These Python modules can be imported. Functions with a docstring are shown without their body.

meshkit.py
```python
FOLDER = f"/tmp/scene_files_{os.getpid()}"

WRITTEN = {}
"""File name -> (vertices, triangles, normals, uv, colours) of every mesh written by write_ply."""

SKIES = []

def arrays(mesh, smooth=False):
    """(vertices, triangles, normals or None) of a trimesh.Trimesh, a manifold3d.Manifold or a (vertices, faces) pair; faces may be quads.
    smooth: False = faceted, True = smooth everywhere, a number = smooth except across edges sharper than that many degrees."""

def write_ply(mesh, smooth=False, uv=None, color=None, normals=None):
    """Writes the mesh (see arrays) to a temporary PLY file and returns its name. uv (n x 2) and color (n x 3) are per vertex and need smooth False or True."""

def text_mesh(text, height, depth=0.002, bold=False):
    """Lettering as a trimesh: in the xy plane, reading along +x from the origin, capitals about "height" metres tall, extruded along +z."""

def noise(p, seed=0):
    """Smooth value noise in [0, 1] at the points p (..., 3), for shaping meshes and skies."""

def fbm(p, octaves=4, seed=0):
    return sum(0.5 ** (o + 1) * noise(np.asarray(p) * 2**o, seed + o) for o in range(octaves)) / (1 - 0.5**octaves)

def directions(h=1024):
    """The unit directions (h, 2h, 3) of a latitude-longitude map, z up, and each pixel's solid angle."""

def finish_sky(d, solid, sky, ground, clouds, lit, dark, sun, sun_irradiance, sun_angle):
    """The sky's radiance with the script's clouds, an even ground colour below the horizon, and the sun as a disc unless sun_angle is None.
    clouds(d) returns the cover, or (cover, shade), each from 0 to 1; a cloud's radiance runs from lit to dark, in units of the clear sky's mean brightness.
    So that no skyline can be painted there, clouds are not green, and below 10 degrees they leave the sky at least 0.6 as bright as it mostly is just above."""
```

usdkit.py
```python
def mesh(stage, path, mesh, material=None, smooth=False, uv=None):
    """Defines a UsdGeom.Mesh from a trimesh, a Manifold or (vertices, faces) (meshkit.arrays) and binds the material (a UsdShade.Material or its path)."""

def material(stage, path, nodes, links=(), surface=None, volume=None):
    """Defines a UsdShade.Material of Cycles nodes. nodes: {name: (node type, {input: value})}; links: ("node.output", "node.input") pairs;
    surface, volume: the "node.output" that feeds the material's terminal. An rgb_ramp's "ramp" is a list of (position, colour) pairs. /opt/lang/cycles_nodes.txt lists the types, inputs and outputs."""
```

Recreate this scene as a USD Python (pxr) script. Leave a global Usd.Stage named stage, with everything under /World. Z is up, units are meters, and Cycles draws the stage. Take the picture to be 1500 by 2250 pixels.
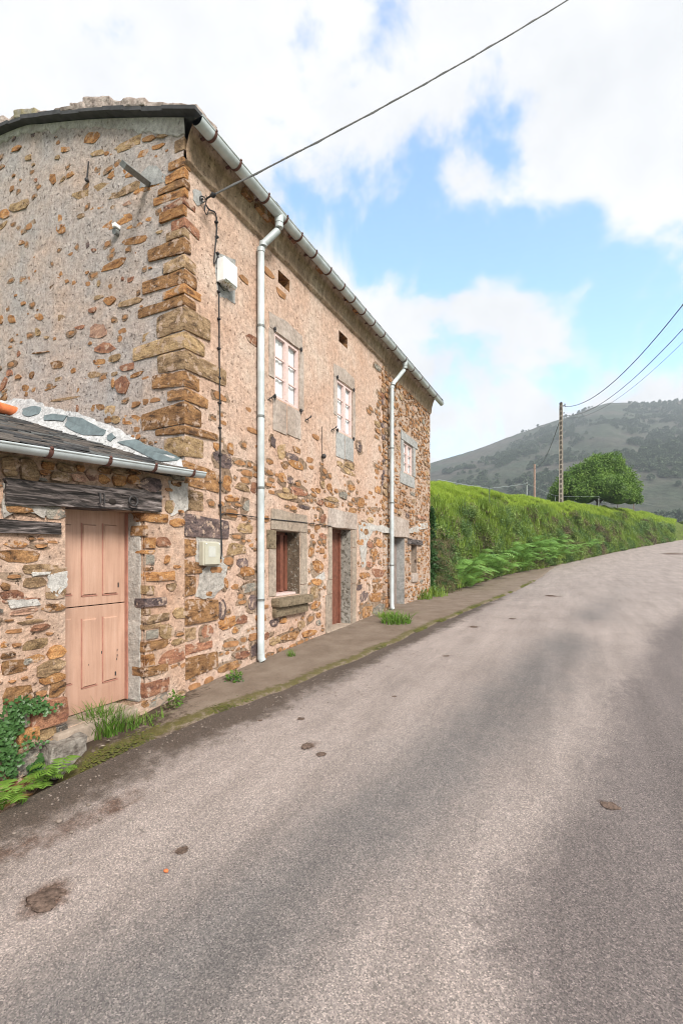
import math, random, re
import numpy as np
import trimesh
from pxr import Usd, UsdGeom, UsdLux, UsdShade, Gf, Sdf, Vt
import usdkit, meshkit
from meshkit import fbm, noise

stage = Usd.Stage.CreateInMemory()
UsdGeom.SetStageUpAxis(stage, 'Z')
UsdGeom.Xform.Define(stage, '/World')
PI = math.pi
V = lambda *a: np.array(a, float)

# ------------------------------------------------------------------ measured geometry of the place
# x = away from the house front (road side), y = along the house front (uphill), z = up; the near house corner is the origin
FX, HY, VX, EYE = 1040.0, 1223.0, 1263.0, 1.68
_L = math.hypot(VX - 750, FX)
DY = V((VX - 750) / _L, FX / _L)
DX = V(DY[1], -DY[0])
CX, CY = 4.1852, -4.2429            # where the photographer stood

def raw(px, off=0.0):
    r = V((px - 750) / FX, 1.0)
    k = -(CX - off) / (r @ DX)
    return k, (r * k) @ DY
def fac(px, py, off=0.0):           # photo -> (y, z) on a plane parallel to the house front
    k, s = raw(px, off)
    return V(s + CY, (HY - py) / FX * k + EYE)
def gab(px, py, off=0.0):           # photo -> (x, z) on a plane parallel to the gable
    r = V((px - 750) / FX, 1.0)
    k = (off - CY) / (r @ DY)
    return V((r * k) @ DX + CX, (HY - py) / FX * k + EYE)
def dep(px, py, Z):
    p = V((px - 750) / FX * Z, Z)
    return V(p @ DX + CX, p @ DY + CY, (HY - py) / FX * Z + EYE)
def proj(p):
    p = np.atleast_2d(p)
    a, b = p[:, 0] - CX, p[:, 1] - CY
    X, Z = a * DX[0] + b * DY[0], a * DX[1] + b * DY[1]
    return 750 + FX * X / Z, HY - FX * (p[:, 2] - EYE) / Z, Z

# ------------------------------------------------------------------ camera, sky, sun, exposure
EXPOSURE = 2.25
cam = UsdGeom.Camera.Define(stage, '/World/camera')
cam.CreateHorizontalApertureAttr(36.0)
cam.CreateVerticalApertureAttr(54.0)
cam.CreateFocalLengthAttr(36.0 * FX / 1500)
cam.CreateVerticalApertureOffsetAttr((HY - 1125) / 1500 * 36.0)
cam.CreateClippingRangeAttr(Gf.Vec2f(0.05, 20000))
cam.CreateExposureAttr(EXPOSURE)
M = Gf.Matrix4d(DX[0], DY[0], 0, 0, 0, 0, 1, 0, -DX[1], -DY[1], 0, 0, CX, CY, EYE, 1)
cam.AddTransformOp().Set(M)

SUN_EL, SUN_AZ = math.radians(40), math.atan2(0.84, -0.54)   # az = atan2(x, y)
sdir = V(math.cos(SUN_EL) * math.sin(SUN_AZ), math.cos(SUN_EL) * math.cos(SUN_AZ), math.sin(SUN_EL))
sun = UsdLux.DistantLight.Define(stage, '/World/sun')
sun.CreateIntensityAttr(0.4); sun.CreateAngleAttr(20.0); sun.CreateNormalizeAttr(True)
sun.CreateColorAttr(Gf.Vec3f(1.0, 0.95, 0.88))
_z = sdir; _x = np.cross(V(0, 0, 1), _z); _x /= np.linalg.norm(_x); _y = np.cross(_z, _x)
sun.AddTransformOp().Set(Gf.Matrix4d(*_x, 0, *_y, 0, *_z, 0, 0, 0, 0, 1))

def skydir(px, py):
    v = dep(px, py, 1.0) - V(CX, CY, EYE)
    return v / np.linalg.norm(v)
CLOUD = 2.2      # radiance of lit cloud before the strength of 0.1
BLUE_GAIN = 1.0
nodes = {
    'sky': ('sky_texture', {'sky_type': 'single_scattering', 'sun_disc': False, 'sun_elevation': SUN_EL, 'sun_rotation': SUN_AZ, 'aerosol_density': 1.0, 'ozone_density': 1.0}),
    'tint': ('mix_color', {'blend_type': 'multiply', 'fac': 1.0, 'b': (.78 * BLUE_GAIN, .91 * BLUE_GAIN, .98 * BLUE_GAIN), 'use_clamp': False}),
    'tc': ('texture_coordinate', {}),
    'n1': ('noise_texture', {'scale': 4.0, 'detail': 8.0, 'roughness': 0.58, 'distortion': 0.25}),
    'n2': ('noise_texture', {'scale': 1.3, 'detail': 2.0}),
    'n3': ('noise_texture', {'scale': 5.0, 'detail': 5.0, 'roughness': 0.6}),
    'bg': ('background_shader', {'strength': 0.1}),
}
links = [('sky.color', 'tint.a'), ('tc.generated', 'n1.vector'), ('tc.generated', 'n2.vector'), ('tc.generated', 'n3.vector')]
# gaps of blue between the clouds: (photo x, y, angular radius, weight)
gaps = [(690, 110, .10, .75), (830, 50, .085, .62), (1030, 0, .09, .2), (740, 420, .115, .68), (870, 500, .095, .80), (980, 550, .075, .72), (880, 400, .10, .62), (840, 260, .07, .3), (1235, 565, .085, .76), (1390, 625, .10, .66), (1500, 720, .10, .62), (1130, 350, .05, .4), (1490, 800, .07, .35), (640, 540, .16, .3), (1130, 540, .07, .5)]
prev = None
for i, (px, py, rad, w) in enumerate(gaps):
    nodes[f'd{i}'] = ('vector_math', {'math_type': 'distance', 'vector2': tuple(skydir(px, py))})
    nodes[f'r{i}'] = ('map_range', {'range_type': 'smoothstep', 'from_min': 0.0, 'from_max': rad * 1.55, 'to_min': w, 'to_max': 0.0})
    links += [('tc.generated', f'd{i}.vector1'), (f'd{i}.value', f'r{i}.value')]
    if prev:
        nodes[f'a{i}'] = ('math', {'math_type': 'maximum'})
        links += [(prev, f'a{i}.value1'), (f'r{i}.result', f'a{i}.value2')]
        prev = f'a{i}.value'
    else:
        prev = f'r{i}.result'
# field = gaps + 2.6*(noise-0.5) ; outside of the frame only the noise decides
nodes['nn'] = ('math', {'math_type': 'multiply_add', 'value2': 3.3, 'value3': -1.65})
nodes['n2m'] = ('math', {'math_type': 'multiply_add', 'value2': 0.8, 'value3': -0.4})
nodes['f1'] = ('math', {'math_type': 'add'})
nodes['f2'] = ('math', {'math_type': 'add'})
nodes['cov'] = ('map_range', {'range_type': 'smoothstep', 'from_min': 0.27, 'from_max': 0.72, 'to_min': 1.0, 'to_max': 0.0})
nodes['shade'] = ('rgb_ramp', {'ramp': [(0.3, (CLOUD * .84, CLOUD * .86, CLOUD * .89)), (0.62, (CLOUD, CLOUD * 1.0, CLOUD * 1.01))]})
nodes['mixc'] = ('mix_color', {'blend_type': 'mix', 'use_clamp': False})
links += [('n1.fac', 'nn.value1'), ('n2.fac', 'n2m.value1'), (prev, 'f1.value1'), ('nn.value', 'f1.value2'), ('f1.value', 'f2.value1'), ('n2m.value', 'f2.value2'),
          ('f2.value', 'cov.value'), ('n3.fac', 'shade.fac'), ('cov.result', 'mixc.fac'), ('tint.result', 'mixc.a'), ('shade.color', 'mixc.b'), ('mixc.result', 'bg.color')]
UsdGeom.Scope.Define(stage, '/World/Looks')
skymat = usdkit.material(stage, '/World/Looks/sky', nodes, links, surface='bg.background')
dome = UsdLux.DomeLight.Define(stage, '/World/sky')
UsdShade.MaterialBindingAPI.Apply(dome.GetPrim()).Bind(skymat)
dome.GetPrim().SetCustomDataByKey('kind', 'structure'); dome.GetPrim().SetCustomDataByKey('label', 'blue sky with broken white clouds'); dome.GetPrim().SetCustomDataByKey('category', 'sky')

# ------------------------------------------------------------------ helpers
_used = set()
def fresh(path):
    if path not in _used:
        _used.add(path); return path
    i = 1
    while f'{path}_{i:03d}' in _used: i += 1
    p = f'{path}_{i:03d}'; _used.add(p); return p
_next = {}
def fresh(path):
    n = _next.get(path, 0); _next[path] = n + 1
    return path if n == 0 else f'{path}_{n:03d}'
def pathof(o):
    return '/World' if o is None else str(o.GetPath())
def tag(o, label=None, cat=None, group=None, kind=None):
    p = o if isinstance(o, Usd.Prim) else o.GetPrim()
    for k, v in (('label', label), ('category', cat), ('group', group), ('kind', kind)):
        if v: p.SetCustomDataByKey(k, v)
    return p
def thing(name, label, cat, loc=(0, 0, 0), rotz=0.0, group=None, scale=None):
    x = UsdGeom.Xform.Define(stage, fresh('/World/' + name))
    x.AddTranslateOp().Set(Gf.Vec3d(*map(float, loc)))
    if rotz: x.AddRotateZOp().Set(math.degrees(rotz))
    if scale: x.AddScaleOp().Set(Gf.Vec3f(*([scale] * 3 if np.ndim(scale) == 0 else scale)))
    return tag(x, label, cat, group)
def obj(name, mesh, mat, parent=None, smooth=False, **t):
    m = usdkit.mesh(stage, fresh(pathof(parent) + '/' + name), mesh, mat, smooth)
    if t: tag(m, **t)
    return m.GetPrim()
def colored(name, vf, mat, parent=None, smooth=True, prims=None, **t):
    """a mesh with float3 primvars"""
    m = usdkit.mesh(stage, fresh(pathof(parent) + '/' + name), vf, mat, smooth)
    for k, a in (prims or {}).items():
        UsdGeom.PrimvarsAPI(m).CreatePrimvar(k, Sdf.ValueTypeNames.Color3fArray, 'vertex').Set(Vt.Vec3fArray.FromNumpy(np.asarray(a, np.float32)))
    if t: tag(m, **t)
    return m.GetPrim()
def dup(root, loc, rotz, label=None, group=None, scale=None):
    was = root.GetCustomData()
    r = thing(re.sub(r'_\d{3}$', '', root.GetName()), label or was['label'], was['category'], loc, rotz, group or was.get('group'), scale)
    r.GetReferences().AddInternalReference(root.GetPath()); r.SetInstanceable(True)
    return r
cat = trimesh.util.concatenate
def TM(v, f): return trimesh.Trimesh(np.asarray(v, float), np.asarray(f, int), process=False)
def box(x0, x1, y0, y1, z0, z1, ch=0.0):
    b = trimesh.creation.box([x1 - x0, y1 - y0, z1 - z0]) if ch == 0 else chbox(x1 - x0, y1 - y0, z1 - z0, ch)
    b.apply_translation([(x0 + x1) / 2, (y0 + y1) / 2, (z0 + z1) / 2]); return b
def chbox(a, b, c, ch):
    ch = min(ch, a * .3, b * .3, c * .3)
    pts = []
    for sx in (-1, 1):
        for sy in (-1, 1):
            for sz in (-1, 1):
                A, B, C = sx * a / 2, sy * b / 2, sz * c / 2
                pts += [(A - sx * ch, B - sy * ch, C), (A - sx * ch, B, C - sz * ch), (A, B - sy * ch, C - sz * ch)]
    return trimesh.convex.convex_hull(np.array(pts))
def tube(pts, r, sides=8, cap=True):
    p = np.asarray(pts, float); n = len(p)
    r = np.broadcast_to(r, (n,))
    t = np.gradient(p, axis=0); t /= np.linalg.norm(t, axis=1, keepdims=True) + 1e-12
    a = np.cross(t, np.where(np.abs(t[:, 2:]) < .9, [0, 0, 1.], [1., 0, 0])); a /= np.linalg.norm(a, axis=1, keepdims=True) + 1e-12
    b = np.cross(t, a); an = np.arange(sides) * 2 * PI / sides
    v = p[:, None] + r[:, None, None] * (np.cos(an)[None, :, None] * a[:, None] + np.sin(an)[None, :, None] * b[:, None])
    v = v.reshape(-1, 3); f = []
    for i in range(n - 1):
        for j in range(sides):
            k = (j + 1) % sides
            f += [(i * sides + j, i * sides + k, (i + 1) * sides + k), (i * sides + j, (i + 1) * sides + k, (i + 1) * sides + j)]
    if cap:
        c = len(v); v = np.vstack([v, p[:1], p[-1:]])
        for j in range(sides):
            k = (j + 1) % sides
            f += [(c, k, j), (c + 1, (n - 1) * sides + j, (n - 1) * sides + k)]
    return TM(v, f)
def curve(pts, n=24):
    p = np.asarray(pts, float)
    if len(p) == 2: return p
    from scipy.interpolate import CubicSpline
    d = np.r_[0, np.cumsum(np.linalg.norm(np.diff(p, axis=0), axis=1))]
    return CubicSpline(d, p)(np.linspace(0, d[-1], n))
def grid_faces(nu, nv, keep=None):
    i, j = np.meshgrid(np.arange(nu - 1), np.arange(nv - 1), indexing='ij')
    q = np.stack([i * nv + j, (i + 1) * nv + j, (i + 1) * nv + j + 1, i * nv + j + 1], -1)
    q = q[keep] if keep is not None else q.reshape(-1, 4)
    return np.vstack([q[:, [0, 1, 2]], q[:, [0, 2, 3]]])

# ------------------------------------------------------------------ materials
def mat(name, nodes, links, surface='p.BSDF', volume=None):
    for k, (kind, inp) in nodes.items():
        if kind == 'map_range': inp.setdefault('clamp', True)
    return usdkit.material(stage, '/World/Looks/' + name, nodes, links, surface, volume)
def simple(name, col, rough=.6, spec=.3, metal=0.0, var=.25, scale=9.0, bump=.15, bscale=60.0, bdist=.004, col2=None):
    c = np.array(col); c2 = np.array(col2) if col2 is not None else c * (1 - var)
    return mat(name, {
        'g': ('geometry', {}), 'n': ('noise_texture', {'scale': scale, 'detail': 5.0, 'roughness': .62}),
        'r': ('rgb_ramp', {'ramp': [(.32, tuple(c2)), (.66, tuple(c * (1 + var * .35)))]}),
        'b': ('noise_texture', {'scale': bscale, 'detail': 4.0}), 'bu': ('bump', {'strength': bump, 'distance': bdist}),
        'p': ('principled_bsdf', {'roughness': rough, 'specular_ior_level': spec, 'metallic': metal})},
        [('g.position', 'n.vector'), ('g.position', 'b.vector'), ('n.fac', 'r.fac'), ('r.color', 'p.base_color'), ('b.fac', 'bu.height'), ('bu.normal', 'p.normal')])

def stone_mat(name, c1, c2, dark):
    return mat('stone_' + name, {
        'g': ('geometry', {}), 'oi': ('object_info', {}),
        'map': ('mapping', {'scale': (1.0, 1.0, 2.4)}),
        'n': ('noise_texture', {'scale': 7.0, 'detail': 6.0, 'roughness': .68, 'distortion': .4}),
        'r': ('rgb_ramp', {'ramp': [(.36, tuple(dark)), (.46, tuple(c1)), (.56, tuple(c2)), (.68, tuple(np.array(c2) * 1.3))]}),
        'n4': ('noise_texture', {'scale': 4.5, 'detail': 4.0, 'roughness': .6}), 'ar': ('map_range', {'from_min': .50, 'from_max': .66, 'to_min': 0.0, 'to_max': .5, 'clamp': True}), 'am': ('mix_color', {'b': tuple(np.array(c1) * .35 + np.array((.125, .075, .048)))}),
        'm': ('noise_texture', {'scale': 70.0, 'detail': 4.0, 'roughness': .7}),
        'mr': ('map_range', {'from_min': .3, 'from_max': .7, 'to_min': .48, 'to_max': 1.38}),
        'mu': ('vector_math', {'math_type': 'scale'}),
        's5': ('noise_texture', {'scale': 8.5, 'detail': 7.0, 'roughness': .68}), 'sr5': ('map_range', {'from_min': .555, 'from_max': .60, 'to_min': 0.0, 'to_max': .9, 'clamp': True}), 'sm5': ('mix_color', {'b': (.47, .345, .265)}),
        'hv': ('hsv', {}), 'vr': ('map_range', {'from_min': 0.0, 'from_max': 1.0, 'to_min': .8, 'to_max': 1.18}),
        'b': ('noise_texture', {'scale': 32.0, 'detail': 8.0, 'roughness': .8}),
        'bu': ('bump', {'strength': 1.0, 'distance': .022}),
        'p': ('principled_bsdf', {'roughness': .88, 'specular_ior_level': .22})},
        [('g.position', 'map.vector'), ('map.vector', 'n.vector'), ('g.position', 'm.vector'), ('map.vector', 'b.vector'), ('n.fac', 'r.fac'), ('m.fac', 'mr.value'),
         ('map.vector', 'n4.vector'), ('n4.fac', 'ar.value'), ('ar.result', 'am.fac'), ('r.color', 'am.a'), ('am.result', 'mu.vector1'), ('mr.result', 'mu.scale'), ('mu.vector', 'hv.color'), ('oi.random', 'vr.value'), ('vr.result', 'hv.value'), ('g.position', 's5.vector'), ('s5.fac', 'sr5.value'), ('sr5.result', 'sm5.fac'), ('hv.color', 'sm5.a'), ('sm5.result', 'p.base_color'), ('b.fac', 'bu.height'), ('bu.normal', 'p.normal')])
ST = {
    'o': stone_mat('orange', (.36, .165, .06), (.45, .24, .10), (.12, .058, .03)),
    'y': stone_mat('ochre', (.31, .205, .105), (.41, .285, .155), (.12, .075, .042)),
    'b': stone_mat('brown', (.235, .12, .052), (.345, .19, .085), (.065, .038, .024)),
    'r': stone_mat('russet', (.26, .115, .07), (.34, .17, .10), (.11, .055, .045)),
    'p': stone_mat('purple', (.115, .085, .083), (.18, .13, .12), (.055, .042, .045)),
    't': stone_mat('tan', (.27, .175, .095), (.37, .255, .15), (.11, .07, .042)),
    'g': stone_mat('grey', (.20, .185, .16), (.30, .275, .23), (.10, .085, .07)),
    'k': stone_mat('pink', (.40, .235, .165), (.50, .31, .22), (.22, .12, .09)),
}
def plaster_mat(name, a, b, c, grime, pits=.68, bump=.8, bscale=22.0, fine=80.0, streak=False):
    """lime render: three tones, mottled at two sizes, with small dark pits and worn grimy areas"""
    nodes = {
        'g': ('geometry', {}),
        'n': ('noise_texture', {'scale': 1.1, 'detail': 5.0, 'roughness': .6}),
        'r': ('rgb_ramp', {'ramp': [(.34, tuple(a)), (.5, tuple(b)), (.66, tuple(c))]}),
        'm': ('noise_texture', {'scale': fine, 'detail': 3.0, 'roughness': .7}),
        'mr': ('map_range', {'from_min': .3, 'from_max': .72, 'to_min': .74, 'to_max': 1.14}),
        'mu': ('vector_math', {'math_type': 'scale'}),
        'pn': ('noise_texture', {'scale': 21.0, 'detail': 5.0, 'roughness': .66}), 'q': ('noise_texture', {'scale': 13.0, 'detail': 6.0, 'roughness': .75}), 'qr': ('map_range', {'from_min': .3, 'from_max': .68, 'to_min': .56, 'to_max': 1.24}), 'qm': ('math', {'math_type': 'multiply'}),
        'pr': ('map_range', {'from_min': pits - .075, 'from_max': pits - .02, 'to_min': 0.0, 'to_max': .8}),
        'pm': ('mix_color', {'b': tuple(grime)}),
        'gn': ('noise_texture', {'scale': 3.3, 'detail': 6.0, 'roughness': .7}),
        'gr': ('map_range', {'from_min': .55, 'from_max': .8, 'to_min': 0.0, 'to_max': .45}),
        'gm': ('mix_color', {'b': tuple(np.array(grime) * 1.7)}),
        'vo': ('voronoi_texture', {'scale': 5.5, 'feature': 'distance_to_edge'}),
        'vw': ('noise_texture', {'scale': 4.0, 'detail': 4.0}), 'va': ('vector_math', {'math_type': 'multiply_add', 'vector2': (.5, .5, .5)}),
        'vr': ('map_range', {'from_min': 0.0, 'from_max': .012, 'to_min': .45, 'to_max': 0.0}),
        'vk': ('math', {'math_type': 'multiply', 'use_clamp': True}), 'vg': ('map_range', {'from_min': .58, 'from_max': .66, 'to_min': 0.0, 'to_max': 1.0}),
        'vm': ('mix_color', {'b': tuple(np.array(grime) * .8)}),
        'b1': ('noise_texture', {'scale': bscale, 'detail': 7.0, 'roughness': .72}),
        'bs': ('math', {'math_type': 'subtract'}),
        'bu': ('bump', {'strength': bump, 'distance': .03}),
        'p': ('principled_bsdf', {'roughness': .92, 'specular_ior_level': .15})}
    links = [('g.position', 'n.vector'), ('g.position', 'm.vector'), ('g.position', 'pn.vector'), ('g.position', 'gn.vector'), ('g.position', 'b1.vector'), ('g.position', 'vw.vector'),
             ('n.fac', 'r.fac'), ('m.fac', 'mr.value'), ('r.color', 'mu.vector1'), ('g.position', 'q.vector'), ('q.fac', 'qr.value'), ('mr.result', 'qm.value1'), ('qr.result', 'qm.value2'), ('qm.value', 'mu.scale'),
             ('gn.fac', 'gr.value'), ('gr.result', 'gm.fac'), ('mu.vector', 'gm.a'),
             ('pn.fac', 'pr.value'), ('pr.result', 'pm.fac'), ('gm.result', 'pm.a'),
             ('vw.color', 'va.vector1'), ('g.position', 'va.vector3'), ('va.vector', 'vo.vector'), ('vo.distance', 'vr.value'), ('vr.result', 'vk.value1'), ('gn.fac', 'vg.value'), ('vg.result', 'vk.value2'), ('vk.value', 'vm.fac'), ('pm.result', 'vm.a'),
             ('vm.result', 'p.base_color'), ('b1.fac', 'bs.value1'), ('pr.result', 'bs.value2'), ('bs.value', 'bu.height'), ('bu.normal', 'p.normal')]
    if streak:   # rain streaks that run down the render below the eaves
        nodes['sm'] = ('mapping', {'scale': (9.0, 9.0, .55)}); nodes['sn'] = ('noise_texture', {'scale': 1.0, 'detail': 4.0, 'roughness': .65})
        nodes['sr'] = ('map_range', {'from_min': .40, 'from_max': .64, 'to_min': 0.05, 'to_max': .65}); nodes['sx'] = ('mix_color', {'b': tuple(np.array(grime) * 1.2)})
        links = [l for l in links if l != ('vm.result', 'p.base_color')] + [('g.position', 'sm.vector'), ('sm.vector', 'sn.vector'), ('sn.fac', 'sr.value'), ('sr.result', 'sx.fac'), ('vm.result', 'sx.a'), ('sx.result', 'p.base_color')]
    return mat(name, nodes, links)
PL = plaster_mat('peach_render', (.515, .345, .255), (.545, .39, .305), (.57, .445, .365), (.15, .09, .055))
PL_EAVE = plaster_mat('eaves_render', (.42, .29, .20), (.48, .35, .25), (.50, .40, .30), (.14, .095, .06), streak=True)
PL_GAB = plaster_mat('gable_render', (.535, .41, .335), (.475, .405, .365), (.42, .39, .375), (.15, .11, .085), pits=.675, bump=1.0, bscale=30.0, fine=45.0)
PL_OLD = plaster_mat('old_render', (.43, .30, .22), (.47, .345, .265), (.51, .41, .335), (.12, .075, .05), pits=.665, bump=1.0)
PL_SHED = plaster_mat('shed_render', (.51, .33, .235), (.54, .375, .28), (.56, .425, .34), (.13, .08, .05), pits=.70, bump=1.0)
LIME = plaster_mat('lime_patch', (.38, .35, .315), (.46, .435, .40), (.53, .51, .48), (.24, .20, .17), pits=.70)
CEM = plaster_mat('cement_patch', (.28, .28, .27), (.33, .33, .32), (.38, .38, .37), (.20, .19, .18), pits=.78, bump=.4)
DRESSED = plaster_mat('dressed_stone', (.29, .23, .18), (.335, .275, .22), (.38, .32, .26), (.15, .12, .09), pits=.70, bump=.5)
DRESSED_GREY = plaster_mat('dressed_stone_grey', (.35, .285, .24), (.405, .34, .295), (.46, .40, .355), (.17, .15, .13), pits=.72, bump=.5)
MORTAR = plaster_mat('exposed_mortar', (.20, .13, .085), (.28, .195, .135), (.38, .285, .21), (.08, .05, .03), pits=.645, bump=1.0)
SILL = plaster_mat('sill_stone', (.165, .125, .08), (.21, .165, .11), (.26, .205, .14), (.09, .07, .05), pits=.67, bump=.8)
REVEAL = plaster_mat('peeling_reveal', (.10, .07, .05), (.135, .10, .07), (.17, .13, .095), (.36, .33, .28), pits=.645, bump=.6)
REVEAL_W = plaster_mat('whitewashed_reveal', (.30, .28, .24), (.36, .34, .30), (.42, .41, .37), (.10, .085, .06), pits=.60, bump=.7)
FLASH = plaster_mat('flashing_mortar', (.46, .46, .46), (.53, .53, .53), (.58, .58, .58), (.30, .31, .31), pits=.70, bump=1.0)
SLATE = simple('slate', (.10, .105, .105), .62, .4, var=.5, scale=8, bump=.4, bscale=30)
SLATE_B = simple('slate_brown', (.115, .10, .09), .75, .3, var=.5, scale=8, bump=.5, bscale=30)
SLATE_K = simple('slate_dark', (.05, .05, .052), .7, .3, var=.5, scale=8, bump=.5, bscale=30)
SLATE_BLUE = simple('slate_blue_grey', (.125, .16, .168), .55, .4, var=.3, scale=14, bump=.3, bscale=40)
GUT = simple('painted_gutter', (.47, .52, .54), .4, .45, var=.12, scale=3.0, bump=.04, col2=(.33, .36, .36))
BRACKET = simple('rusty_bracket', (.10, .045, .035), .7, .3, var=.4, scale=30)
IRON = simple('iron', (.035, .032, .032), .6, .4, var=.4, scale=40)
CABLE = simple('cable_black', (.022, .022, .024), .6, .3, var=.2)
CABLE_FAR = simple('cable_grey', (.10, .10, .10), .6, .3, var=.2)
PINK = simple('pink_window_paint', (.58, .44, .41), .55, .35, var=.2, scale=25, bump=.15)
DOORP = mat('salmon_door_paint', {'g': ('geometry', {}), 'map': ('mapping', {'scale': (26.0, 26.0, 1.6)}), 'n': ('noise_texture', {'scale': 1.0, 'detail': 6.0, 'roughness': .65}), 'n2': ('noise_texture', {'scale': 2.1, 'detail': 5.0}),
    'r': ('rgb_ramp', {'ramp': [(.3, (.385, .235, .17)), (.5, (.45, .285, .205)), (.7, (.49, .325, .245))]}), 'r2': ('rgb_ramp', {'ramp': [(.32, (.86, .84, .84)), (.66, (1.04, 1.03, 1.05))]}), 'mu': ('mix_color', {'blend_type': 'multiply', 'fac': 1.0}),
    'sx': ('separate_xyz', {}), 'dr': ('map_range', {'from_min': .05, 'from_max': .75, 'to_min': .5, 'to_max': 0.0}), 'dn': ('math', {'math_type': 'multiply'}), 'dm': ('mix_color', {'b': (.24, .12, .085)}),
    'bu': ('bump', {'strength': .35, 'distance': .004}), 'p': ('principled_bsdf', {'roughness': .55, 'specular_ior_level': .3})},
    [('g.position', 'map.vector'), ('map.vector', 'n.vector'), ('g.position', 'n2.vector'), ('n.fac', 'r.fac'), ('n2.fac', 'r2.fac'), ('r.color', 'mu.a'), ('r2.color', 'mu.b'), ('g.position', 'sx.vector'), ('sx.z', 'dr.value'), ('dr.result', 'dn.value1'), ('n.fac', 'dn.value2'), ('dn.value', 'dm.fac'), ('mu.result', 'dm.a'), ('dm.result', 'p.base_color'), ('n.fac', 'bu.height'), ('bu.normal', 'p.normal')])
DOORFRAME = simple('door_frame_paint', (.36, .17, .125), .55, .35, var=.25, scale=12)
BROWNWOOD = simple('brown_varnished_wood', (.17, .065, .042), .45, .4, var=.4, scale=14)
GREYWOOD = simple('grey_painted_wood', (.22, .18, .16), .7, .3, var=.3, scale=9)
DARK = simple('dark_interior', (.03, .025, .022), .9, .1, var=.2)
CURTAIN = simple('white_curtain', (.80, .80, .80), .9, .1, var=.05, scale=4, bump=0.1, bscale=12)
WHITEBOX = simple('white_plastic', (.68, .70, .70), .35, .45, var=.06, scale=5, bump=0.03)
METER = simple('meter_box_plastic', (.40, .385, .31), .35, .45, var=.12, scale=8, bump=0.03)
TERRA = simple('orange_tile', (.55, .16, .06), .8, .2, var=.3, scale=9)
CONC = simple('step_concrete', (.33, .265, .21), .85, .2, var=.35, scale=9, bump=.5, bscale=80, bdist=.004)
GALV = simple('galvanised_bar', (.16, .17, .165), .55, .4, var=.35, scale=22, metal=.2)
POLEWOOD = simple('pole_concrete', (.30, .26, .22), .85, .2, var=.3, scale=4, bump=.4)
POLEFAR = simple('pole_wood', (.28, .19, .15), .85, .2, var=.3, scale=4)
POSTW = simple('post_white', (.55, .58, .55), .6, .3, var=.1)
POSTR = simple('post_rust', (.30, .12, .06), .8, .2, var=.3)
POSTG = simple('post_green', (.09, .13, .09), .7, .3, var=.3)
WIREM = simple('fence_tape', (.45, .50, .52), .5, .3, var=.1)
SOIL = simple('damp_soil', (.075, .05, .035), .9, .2, var=.5, scale=16, bump=.8, bscale=60, bdist=.01)
DUNG = simple('dry_mud', (.14, .10, .08), .95, .1, var=.6, scale=40, bump=.9, bscale=90, bdist=.01)
PEB = simple('pebble', (.20, .165, .14), .85, .2, var=.4, scale=30)
LITTER = simple('dead_leaf', (.42, .36, .30), .8, .2, var=.3, scale=30)
ROCKG = simple('lichen_rock', (.21, .19, .165), .9, .2, var=.5, scale=14, bump=1.0, bscale=30, bdist=.02, col2=(.08, .065, .055))
VERGE_ST = simple('coping_rubble', (.34, .29, .26), .9, .2, var=.5, scale=9, bump=.9, bscale=26, bdist=.015, col2=(.17, .13, .11))
MOSSY = simple('coping_moss', (.20, .175, .105), .95, .1, var=.5, scale=12, bump=.9, bscale=40, bdist=.012, col2=(.30, .28, .25))
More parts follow.
